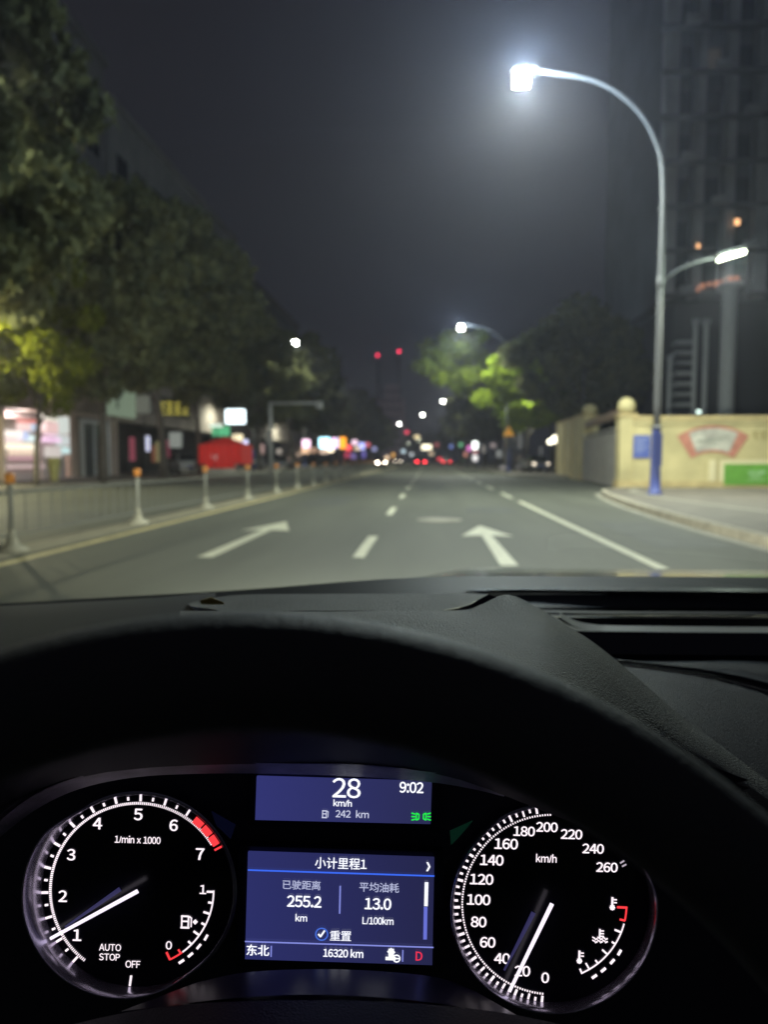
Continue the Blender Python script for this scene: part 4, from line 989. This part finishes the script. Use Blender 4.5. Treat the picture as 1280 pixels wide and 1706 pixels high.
def text(name, s, px, py, hpx, m, parent, h=.0006, bold=0.0, xs=1.0, gap=.075):
    V_, F_ = [], []; x = 0; hs = []
    for ch in s:
        if ch == ' ': x += .28; continue
        v, f = glyph(ch)
        if not v: continue
        a0 = min(p.x for p in v); a1 = max(p.x for p in v)
        cw = a1 - a0
        if ch.isdigit(): adv = .5; o0 = x + (adv - cw) / 2 - a0
        else: adv = cw; o0 = x - a0
        for bx, by in ((0, 0), (bold, 0), (-bold, 0), (0, bold * .6), (0, -bold * .6)) if bold else ((0, 0),):
            k = len(V_); V_ += [(p.x + o0 + bx, p.y + by) for p in v]; F_ += [tuple(i + k for i in q) for q in f]
            hs += [len(hs) and (hash((bx, by)) % 5)] * 0
        x += adv + gap + bold * .5
    ya = min(p[1] for p in V_); yb = max(p[1] for p in V_); xa = min(p[0] for p in V_); xb = max(p[0] for p in V_)
    sc_ = hpx * MM / (yb - ya); P = cl(px, py, h)
    me = bpy.data.meshes.new(name)
    me.from_pydata([P + CU * ((p[0] - (xa + xb) / 2) * sc_ * xs) + CV * ((p[1] - (ya + yb) / 2) * sc_) for p in V_], [], F_); me.update()
    return link(name, me, m, parent)
def bar(mb, px, py, w, hh, ang, h, th=.0004):       # small lit bar on the plane, ang = direction of its length
    c = cl(px, py, h); U_ = CU * math.cos(ang) + CV * math.sin(ang); V_ = -CU * math.sin(ang) + CV * math.cos(ang)
    mb.obox(c, U_, V_, CN, w * MM, hh * MM, th)
# housing panel with the frame around the screens
plate("housing_panel", [(-120, 1225), (850, 1235), (1080, 1330), (1400, 1560), (1400, 1830), (-120, 1830)], hous, ic, -.012, .004)
loft("upper_lip", [row([(-40, 1392, .395), (40, 1325, .395), (120, 1288, .395), (220, 1268, .395), (330, 1262, .395), (450, 1262, .395), (600, 1267, .395), (720, 1277, .395), (800, 1292, .395), (845, 1312, .395)], .395, 5),
                   row([(-30, 1408, .41), (50, 1345, .41), (130, 1306, .41), (225, 1286, .41), (332, 1280, .41), (450, 1280, .41), (600, 1285, .41), (718, 1294, .41), (792, 1306, .41), (842, 1318, .41)], .41, 5)], mat("lip_plastic", (.5, .44, .58), .38, bump=.3, bscale=500, noise=.3, nscale=60), ic, thick=-.003)
loft("inner_hood", [row([(-120, 1300, .36), (300, 1150, .33), (600, 1150, .33), (900, 1180, .33), (1250, 1300, .34)], .33), row([(-120, 1400, .397), (120, 1285, .397), (450, 1260, .397), (720, 1275, .397), (960, 1360, .397)], .397)], mat("inner_hood_black", (.03, .03, .05), .6), ic, thick=-.004)
loft("lower_frame", [row([(330, 1650, .40), (420, 1632, .40), (570, 1628, .40), (720, 1640, .40), (790, 1665, .40)], .4), row([(200, 1700, .375), (400, 1676, .375), (570, 1672, .375), (760, 1690, .375), (900, 1730, .375)], .375)], mat("lower_frame_plastic", (.05, .045, .075), .3, noise=.25, nscale=40), ic, thick=-.004)
loft("lower_shroud", [row([(-60, 1800, .35), (100, 1732, .35), (300, 1692, .35), (570, 1684, .35), (800, 1700, .35), (1000, 1740, .35)], .35), row([(-60, 1860, .3), (100, 1840, .3), (300, 1830, .3), (570, 1830, .3), (800, 1830, .3), (1000, 1830, .3)], .3)], mat("shroud_plastic", (.07, .07, .085), .45, bump=.4, bscale=800), ic, thick=-.005)

def gauge(name, cx, cy, R, ox, oy, A0_, A1_):
    face = MB()
    P = cl(cx, cy, 0); N_ = 96
    def circ(r, h): return [P + CU * (r * MM * math.cos(2 * math.pi * k / N_)) + CV * (r * MM * math.sin(2 * math.pi * k / N_)) + CN * h + (CV * oy + CU * ox) * (h / .018 * MM) for k in range(N_)]
    v = [P] + circ(R, 0)
    f = mesh(name, v, [(0, 1 + k, 1 + (k + 1) % N_) for k in range(N_)], faceb, ic)
    f.matrix_parent_inverse = basis(ic).inverted()
    def fade(k):
        a_ = (360 * k / N_) % 360; d0 = (a_ - A0_) % 360
        if d0 > (A1_ - A0_): return .02
        e = min(d0, (A1_ - A0_) - d0) / 26; e = min(1, e); return max(.02, e * e * (3 - 2 * e))
    def circ(r, h): return [P + CU * (r * MM * math.cos(2 * math.pi * k / N_)) + CV * (r * MM * math.sin(2 * math.pi * k / N_)) + (CN * h + (CV * oy + CU * ox) * (h / .018 * MM)) * fade(k) for k in range(N_)]
    rows = [circ(R - .5, 0.0002), circ(R - .3, .008), circ(R, .0175), circ(R + 1.2, .018), circ(R + 3, .0175), circ(R + 4, .014), circ(R + 6, 0)]
    vs = [p for r_ in rows for p in r_]
    fs = [(j * N_ + i, j * N_ + (i + 1) % N_, (j + 1) * N_ + (i + 1) % N_, (j + 1) * N_ + i) for j in range(6) for i in range(N_)]
    mesh("ring", vs, fs, mat("gloss_ring", (.48, .45, .6), .26, metal=.85, spec=.7), f, True)
    return f
tach = gauge("tachometer", 229, 1484, 160, -7, 16, 118, 322)
spd = gauge("speedometer", 920, 1507, 163, -8, 18, 120, 392)
def polar(cx, cy, ang, r): a_ = math.radians(ang); return cx + r * math.cos(a_), cy - r * math.sin(a_) - 0
def pol(c, ang, r, h=.0004):
    P = cl(c[0], c[1], h); a_ = math.radians(ang); return P + CU * (r * MM * math.cos(a_)) + CV * (r * MM * math.sin(a_))
def tick(c, ang, r0_, r1_, w, m, f, name="tick", h=.0005):
    a_ = math.radians(ang); U_ = CU * math.cos(a_) + CV * math.sin(a_); V_ = -CU * math.sin(a_) + CV * math.cos(a_)
    mb = MB().obox(pol(c, ang, (r0_ + r1_) / 2, h), U_, V_, CN, (r1_ - r0_) * MM, w * MM, .0005)
    return mb.build(name, m, f) if name else mb
TC, SCN = (229, 1484), (920, 1507)
for k_ in range(14):
    a_ = 90 + 15.5 * (k_ - 3.5) + 7.75
    a_ = 90 - 31 + 15.5 * k_
    if a_ > 240: continue
    tick(TC, a_, 149, 160, 3.6, white, tach)
for k_ in range(13):
    a_ = 90 - 31 + 15.5 * k_ + 7.75
    if a_ > 233: continue
    tick(TC, a_, 151, 156.5, 3.2, white, tach)
fine = MB()
a_ = 34
while a_ < 235:
    mb = tick(TC, a_, 143.5, 147.5, 1.7, white, None, None); fine.add(mb.v, mb.f); a_ += 1.3
o = fine.build("fine_scale", white, tach); o['kind'] = 'stuff'
for q in range(3):
    mbk = MB(); 
    for s_ in range(6):
        aa = 52.8 - q * 7.5 - s_ * 1.06
        a1 = math.radians(aa)
        U_ = CU * math.cos(a1) + CV * math.sin(a1); V_ = -CU * math.sin(a1) + CV * math.cos(a1)
        mbk.obox(pol(TC, aa, 151.5, .0005), U_, V_, CN, 11.5 * MM, 2.9 * MM, .0006)
    mbk.build("red_zone_segment", red, tach)
tick(TC, 29.6, 145, 158, 3, red, tach, "red_zone_end")
for s_, x, y in (("1", 128, 1558), ("2", 104, 1493), ("3", 118, 1424), ("4", 162, 1372), ("5", 230, 1357), ("6", 289, 1375), ("7", 333, 1423)):
    text("numeral", s_, x, y, 19.5, white, tach, bold=.028)
text("unit_text", "1/min x 1000", 229, 1399, 12.5, white, tach, bold=.02, xs=.82)
text("auto_stop_text", "AUTO", 183, 1578.5, 11.5, white, tach, bold=.015, xs=.86)
text("auto_stop_text", "STOP", 182, 1594.5, 11.5, white, tach, bold=.015, xs=.86)
text("off_text", "OFF", 221, 1606.5, 12, white, tach, bold=.015, xs=.86)
mb = MB(); bar(mb, 217, 1634, 17, 3.4, math.radians(84), .0005); mb.build("off_tick", white, tach)

def arc(c, r, a0, a1, w, m, f, name):
    N_ = 24; pts0 = []; pts1 = []
    for i in range(N_ + 1):
        aa = a0 + (a1 - a0) * i / N_; pts0.append(pol(c, aa, r - w / 2, .0006)); pts1.append(pol(c, aa, r + w / 2, .0006))
    return mesh(name, pts0 + pts1, [(i, i + 1, N_ + 2 + i, N_ + 1 + i) for i in range(N_)], m, f)
arc(TC, 126.5, 2, -52, 2.6, white, tach, "fuel_arc")
for i, aa in enumerate((1, -7.5, -16, -25, -34, -43)):
    tick(TC, aa, 115 if i % 2 == 0 else 119, 125, 2.8, white, tach)
arc(TC, 126.5, -52.3, -63, 2.8, red, tach, "fuel_low_arc")
tick(TC, -63, 113, 127, 3, red, tach); tick(TC, -53.5, 119, 125, 2.6, red, tach)
text("numeral", "1", 338, 1482, 15, white, tach, bold=.02); text("numeral", "0", 281, 1575, 14, white, tach, bold=.02)
def slot(px, py, ang, f):
    mb = MB(); bar(mb, px, py, 10, 4, math.radians(ang), .0005)
    return mb.build("light_slot", white, f)
for q in ((343, 1562, 62), (331, 1577, 52), (317, 1591, 42), (302, 1602, 35)): slot(*q, tach)
def pump(cx, cy, s, f, m=white, h=.0006):
    mb = MB()
    bar(mb, cx - 4 * s, cy - 9 * s, 12 * s, 2.2 * s, 0, h); bar(mb, cx - 4 * s, cy + 9 * s, 14 * s, 2.4 * s, 0, h)
    bar(mb, cx - 9 * s, cy, 2.2 * s, 16 * s, 0, h); bar(mb, cx + 1.5 * s, cy, 2.2 * s, 16 * s, 0, h); bar(mb, cx - 4 * s, cy - 1 * s, 9 * s, 1.8 * s, 0, h)
    bar(mb, cx + 6 * s, cy + 1 * s, 1.8 * s, 14 * s, 0, h); bar(mb, cx + 5 * s, cy - 7 * s, 6 * s, 1.8 * s, -.7, h)
    return mb.build("fuel_pump_symbol", m, f)
pump(312, 1536, 1.05, tach)
mb = MB(); bar(mb, 325, 1536, 6, 6, .785, .0006); mb.build("filler_side_mark", white, tach)
# needles
def needle(c, tip, f, label, sh):
    ndl = MB(); a = cl(c[0], c[1], .007); b = cl(tip[0], tip[1], .005)
    U_ = (b - a).normalized(); V_ = CN.cross(U_).normalized()
    vs = []
    for p, w in ((a, 3.1), (a.lerp(b, .55), 2.6), (b, 2.3)):
        for s_ in (-1, 1):
            for hh in (0, .0009): vs.append(p + V_ * (s_ * w * MM) + CN * hh)
    fs = [(0, 2, 3, 1)] + [q for k in (0, 4) for q in ((k + 1, k + 3, k + 7, k + 5), (k, k + 4, k + 6, k + 2), (k, k + 1, k + 5, k + 4), (k + 2, k + 6, k + 7, k + 3))] + [(8, 9, 11, 10)]
    ndl.add(vs, fs); ndl.build("needle", glow("needle_glow", (.95, .85, 1), 1.15), f)
    # violet wedge painted in as the needle's ghost reflection, down on the dial
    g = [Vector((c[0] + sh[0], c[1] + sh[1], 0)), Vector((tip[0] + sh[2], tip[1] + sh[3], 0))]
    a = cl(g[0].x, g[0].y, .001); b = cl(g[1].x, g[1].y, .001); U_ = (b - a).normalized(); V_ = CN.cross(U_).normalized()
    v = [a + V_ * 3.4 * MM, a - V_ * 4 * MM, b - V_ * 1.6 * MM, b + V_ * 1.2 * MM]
    mesh("ghost_needle", v, [(0, 1, 2, 3)], glow("ghost_glow", (.1, .09, .34), .26), f, thick=.0006)
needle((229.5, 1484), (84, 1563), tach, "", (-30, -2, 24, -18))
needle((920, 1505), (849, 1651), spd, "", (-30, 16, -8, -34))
# speedometer scale
for k_ in range(21):
    aa = 266 - 8.25 * k_
    tick(SCN, aa, 153, 164 if k_ % 2 == 0 else 162, 3.6 if k_ % 2 == 0 else 3.0, white, spd)
for k_ in range(20):
    aa = 266 - 8.25 * k_ - 4.1
    tick(SCN, aa, 156.5, 162, 3.2, white, spd)
fine = MB(); aa = 266
while aa > 92:
    mb = tick(SCN, aa, 148, 150.5, 2.0, white, None, None); fine.add(mb.v, mb.f); aa -= 1.65
o = fine.build("fine_scale", white, spd); o['kind'] = 'stuff'
for aa in (33.0, 30.2): tick(SCN, aa, 133, 141, 1.8, dwhite, spd)
for s_, x, y in (("0", 909, 1629), ("20", 871, 1618), ("40", 837, 1597), ("60", 813, 1570), ("80", 798, 1536), ("100", 798, 1499), ("120", 803, 1465), ("140", 820, 1433), ("160", 844, 1406), ("180", 874, 1385), ("200", 912, 1378), ("220", 953, 1390), ("240", 989, 1414), ("260", 1012, 1445)):
    text("numeral", s_, x, y, 18 if s_ not in ("180", "200", "220", "240", "260") else 16.5, white, spd, bold=.028, xs=.98)
text("unit_text", "km/h", 911, 1430, 14, white, spd, bold=.02, xs=.85)
arc(SCN, 124.5, -13, -64, 2.6, white, spd, "temperature_arc")
for i, aa in enumerate((-20, -30, -40, -50, -58)): tick(SCN, aa, 113 if i % 2 == 0 else 118, 123, 2.8, white, spd)
tick(SCN, -64.5, 117, 125.5, 3, white, spd)
arc(SCN, 124.5, -.5, -10.5, 3, red, spd, "hot_arc"); tick(SCN, -.5, 109, 126, 3, red, spd); tick(SCN, -10.5, 116, 125, 2.8, red, spd)
for q in ((1033, 1587, 62), (1021, 1602, 50), (1006, 1616, 42), (991, 1627, 36)): slot(*q, spd)
def thermo(cx, cy, f, m, nm):
    mb = MB(); bar(mb, cx, cy - 4, 3.4, 14, 0, .0006); bar(mb, cx, cy + 6, 7, 7, .0, .0006); bar(mb, cx, cy + 6, 7, 7, .785, .0006)
    bar(mb, cx + 5, cy - 7, 5, 1.6, 0, .0006); bar(mb, cx + 5, cy - 2, 5, 1.6, 0, .0006)
    mb.build(nm, m, f)
thermo(1021, 1506, spd, white, "hot_thermometer_symbol"); thermo(966, 1595, spd, white, "cold_thermometer_symbol")
mb = MB()
bar(mb, 1000, 1556, 2.6, 16, 0, .0006)
for i in range(3): bar(mb, 1004, 1551 + i * 4.5, 6, 1.6, 0, .0006)
for j in (0, 5):
    for i in range(6): bar(mb, 990 + i * 4.2, 1563.5 + j + (1.1 if i % 2 else -1.1), 5, 1.7, .45 if i % 2 else -.45, .0006)
mb.build("coolant_symbol", white, spd)

# screens
def screen_mat(name, c1, c2, s):
    m = bpy.data.materials.new(name); m.use_nodes = True; nt = m.node_tree; b = nt.nodes["Principled BSDF"]
    b.inputs["Base Color"].default_value = (.005, .005, .01, 1); b.inputs["Roughness"].default_value = .25
    tc = nt.nodes.new("ShaderNodeTexCoord"); sp = nt.nodes.new("ShaderNodeSeparateXYZ"); cr = nt.nodes.new("ShaderNodeValToRGB")
    nt.links.new(tc.outputs["Generated"], sp.inputs[0]); nt.links.new(sp.outputs[0], cr.inputs[0])
    cr.color_ramp.elements[0].color = (*c1, 1); cr.color_ramp.elements[1].color = (*c2, 1)
    nt.links.new(cr.outputs[0], b.inputs["Emission Color"]); b.inputs["Emission Strength"].default_value = s
    return m
h0 = .0
plate("screen_bezel", [(414, 1284), (736, 1293), (733, 1384), (411, 1376)], mat("bezel_black", (.008, .008, .016), .3), ic, -.0035, .006)
inf = plate("info_screen", [(427.5, 1294), (720, 1303), (717.5, 1373), (425, 1366)], screen_mat("info_screen_glow", (.032, .036, .17), (.024, .026, .088), 1), ic, h0, .002)
plate("screen_bezel", [(396, 1409), (740, 1419), (737, 1620), (393, 1610)], mat("bezel_black"), ic, -.0035, .006)
tri = plate("trip_screen", [(413, 1420), (724, 1430), (720.5, 1608), (408, 1598)], screen_mat("trip_screen_glow", (.026, .03, .14), (.019, .02, .07), 1), ic, h0, .002)
cool = glow("screen_text_white", (.9, .92, 1), 1.2); dimt = glow("screen_text_grey", (.62, .66, .95), .75); bl = glow("screen_line_blue", (.05, .16, 1), .95); vio = glow("screen_line_violet", (.3, .34, .95), .8)
H = .0012
text("speed_readout", "28", 577.5, 1313, 33, cool, inf, H, bold=.012, xs=.98)
text("readout_unit", "km/h", 571, 1338, 11.5, cool, inf, H, bold=.022, xs=.92)
text("range_readout", "242  km", 587, 1356, 12.5, glow("range_text", (.75, .78, 1), .85), inf, H, bold=.012, xs=.95)
pump(543, 1356.5, .62, inf, glow("range_text", (.75, .78, 1), .85), H)
text("clock_readout", "9:02", 686, 1312, 18.5, cool, inf, H, bold=.028, xs=.86)
gm = glow("green_lamp_glow", (.02, 1, .08), .9)
mb = MB()
for s_ in (-1, 1):
    cx_g = 702 + s_ * 4.5
    bar(mb, cx_g + s_ * 3.6, 1360.5, 2, 11.5, 0, H)
    bar(mb, cx_g + s_ * 1.6, 1355.8, 5, 2, s_ * .35, H); bar(mb, cx_g + s_ * 1.6, 1365.2, 5, 2, -s_ * .35, H); bar(mb, cx_g - s_ * .8, 1360.5, 2, 7.5, 0, H)
    for j in (-1, 0, 1): bar(mb, cx_g + s_ * 8.5, 1360.5 + j * 5, 6.5, 1.8, -s_ * j * .25, H)
mb.build("side_lamp_symbol", gm, inf)
text("menu_title", "小计里程1", 568, 1438.5, 19, cool, tri, H, bold=.012, xs=.93)
text("menu_chevron", "❯", 714, 1444, 15, cool, tri, H, bold=.01, xs=.9)
def line(name, x0_, y0_, x1_, y1_, w, m, f):
    a = cl(x0_, y0_, H); b = cl(x1_, y1_, H); U_ = (b - a).normalized(); V_ = CN.cross(U_)
    return MB().obox((a + b) / 2, U_, V_, CN, (b - a).length, w * MM, .0003).build(name, m, f)
line("title_rule", 413, 1449.5, 724, 1459.5, 2.2, bl, tri)
text("trip_label", "已驶距离", 502.5, 1474.5, 15.5, dimt, tri, H, bold=.012)
text("trip_readout", "255.2", 507, 1502, 19.5, cool, tri, H, bold=.028, xs=.9)
text("readout_unit", "km", 502, 1529, 12.5, cool, tri, H, bold=.022, xs=.86)
line("column_rule", 567, 1476, 566, 1522, 2.4, vio, tri)
text("trip_label", "平均油耗", 632, 1478.5, 16, dimt, tri, H, bold=.012)
text("consumption_readout", "13.0", 630, 1506, 19.5, cool, tri, H, bold=.028, xs=.9)
text("readout_unit", "L/100km", 630, 1534, 13, cool, tri, H, bold=.022, xs=.8)
line("scroll_bar", 709.5, 1511, 708.5, 1565, 6, glow("scroll_blue", (.16, .19, .75), .9), tri)
line("scroll_thumb", 711, 1470, 710, 1509.5, 6, cool, tri)
N_ = 28; P = cl(536, 1556.5, H); rr = [[P + CU * (r_ * MM * math.cos(2 * math.pi * k / N_)) + CV * (r_ * MM * math.sin(2 * math.pi * k / N_)) for k in range(N_)] for r_ in (8.8, 11)]
mesh("button_ring", rr[0] + rr[1], [(k, (k + 1) % N_, N_ + (k + 1) % N_, N_ + k) for k in range(N_)], glow("ring_blue", (.08, .2, .9), .8), tri)
mb = MB(); bar(mb, 532.5, 1558.5, 6, 2.6, -.8, H); bar(mb, 537.5, 1555.5, 12, 2.6, 1.0, H); mb.build("check_mark", cool, tri)
text("menu_option", "重置", 567.5, 1559, 16.5, cool, tri, H, bold=.008, xs=1.02)
line("bottom_rule", 408, 1568.5, 722.5, 1578.5, 1.8, vio, tri)
text("compass_readout", "东北", 429.5, 1583, 18.5, cool, tri, H, bold=.02)
line("short_rule", 452, 1576, 451.5, 1594, 2, vio, tri); line("short_rule", 671.5, 1583, 671, 1602, 2, vio, tri)
text("odometer_readout", "16320 km", 572, 1588, 14.5, cool, tri, H, bold=.028, xs=.82)
text("gear_readout", "D", 698.5, 1593, 15, glow("gear_red", (1, .04, .1), .9), tri, H, bold=.02, xs=.9)
mb = MB(); bar(mb, 652, 1586, 9, 10, 0, H); bar(mb, 652, 1586, 9, 10, .785, H); bar(mb, 651, 1597, 17, 5, 0, H); bar(mb, 652, 1593.5, 9, 6, 0, H)
for k in range(10):
    q = 2 * math.pi * k / 10; bar(mb, 661 + 5.5 * math.cos(q), 1597 + 5.5 * math.sin(q), 4, 1.6, -q + math.pi / 2, H)
bar(mb, 661, 1597, 9, 1.6, 0, H)
mb.build("driver_symbol", cool, tri)
# blue and green lit corner facets between the dials
for pts_, m_c in (([(352, 1352), (392, 1375), (384, 1398), (360, 1375)], mat("facet_blue", (.02, .025, .1), .5, emit=(.03, .04, .18), strength=.04)), ([(750, 1385), (788, 1368), (765, 1395), (752, 1408)], mat("facet_green", (.02, .08, .05), .5, emit=(.02, .16, .09), strength=.07))):
    plate("corner_facet", pts_, m_c, ic, .004, .001)

# ------------------------------------------------------------------ steering wheel
sx, sy, sz, st_, sr, sR, sr0 = -0.0368, 0.1029, 1.041, 0.517, 0.1786, 0.176, 0.0156
SU = Vector((math.cos(sr), math.sin(sr), 0)); V0 = Vector((0, math.sin(st_), math.cos(st_))); SN = SU.cross(V0).normalized(); SV = SN.cross(SU)
SC = Vector((sx, sy, sz))
sw = empty("steering_wheel", tuple(SC)); tag(sw, "black leather steering wheel rim, its lit top edge crossing the view", "steering wheel")
leather = mat("black_leather", (.065, .067, .075), .6, bump=.5, bscale=700, spec=.3)
NT = 120
pts = [SC + SU * (sR * math.cos(2 * math.pi * k / NT)) + SV * (sR * math.sin(2 * math.pi * k / NT)) for k in range(NT + 1)]
vs = []
for k in range(NT):
    rd_ = (pts[k] - SC).normalized()
    for j in range(20):
        q = 2 * math.pi * j / 20; vs.append(pts[k] + rd_ * (sr0 * math.cos(q)) + SN * (sr0 * math.sin(q)))
fs = [(k * 20 + j, k * 20 + (j + 1) % 20, ((k + 1) % NT) * 20 + (j + 1) % 20, ((k + 1) % NT) * 20 + j) for k in range(NT) for j in range(20)]
mesh("rim", vs, fs, leather, sw, True)
# hub and spokes, low and out of the picture
hub = SC - SV * .03 + (-SN if SN.y < 0 else SN) * .03
MB().tube([hub - SN * .02, hub + SN * .02], [.06, .055], 24).build("hub", mat("hub_plastic", (.02, .02, .022), .5), sw, True)
for a_ in (math.radians(192), math.radians(270), math.radians(348)):
    e_ = SC + SU * (sR * math.cos(a_)) + SV * (sR * math.sin(a_))
    MB().tube([hub + (e_ - hub) * .3, e_], [.014, .009], 8).build("spoke", mat("hub_plastic"), sw, True)

# ------------------------------------------------------------------ windscreen
ws_ = empty("windscreen", (.35, .9, 1.1)); tag(ws_, "clear raked windscreen between the dashboard and the bonnet", "windscreen")
gm_ = bpy.data.materials.new("windscreen_glass"); gm_.use_nodes = True; nt = gm_.node_tree; nt.nodes.clear()
o_ = nt.nodes.new("ShaderNodeOutputMaterial"); tr = nt.nodes.new("ShaderNodeBsdfTransparent"); gl_ = nt.nodes.new("ShaderNodeBsdfGlossy"); mx = nt.nodes.new("ShaderNodeMixShader"); fr = nt.nodes.new("ShaderNodeFresnel")
fr.inputs[0].default_value = 1.2; gl_.inputs["Roughness"].default_value = .02; tr.inputs[0].default_value = (.97, .985, .975, 1)
nt.links.new(fr.outputs[0], mx.inputs[0]); nt.links.new(tr.outputs[0], mx.inputs[1]); nt.links.new(gl_.outputs[0], mx.inputs[2]); nt.links.new(mx.outputs[0], o_.inputs[0])
def wsp(u, v): return Vector((-.75 + 1.9 * u, 1.02 - .72 * v - .12 * (2 * u - 1) ** 2, 1.0 + .52 * v))
loft("glass_pane", [[wsp(i / 16, j / 10) for i in range(17)] for j in range(11)], gm_, ws_)
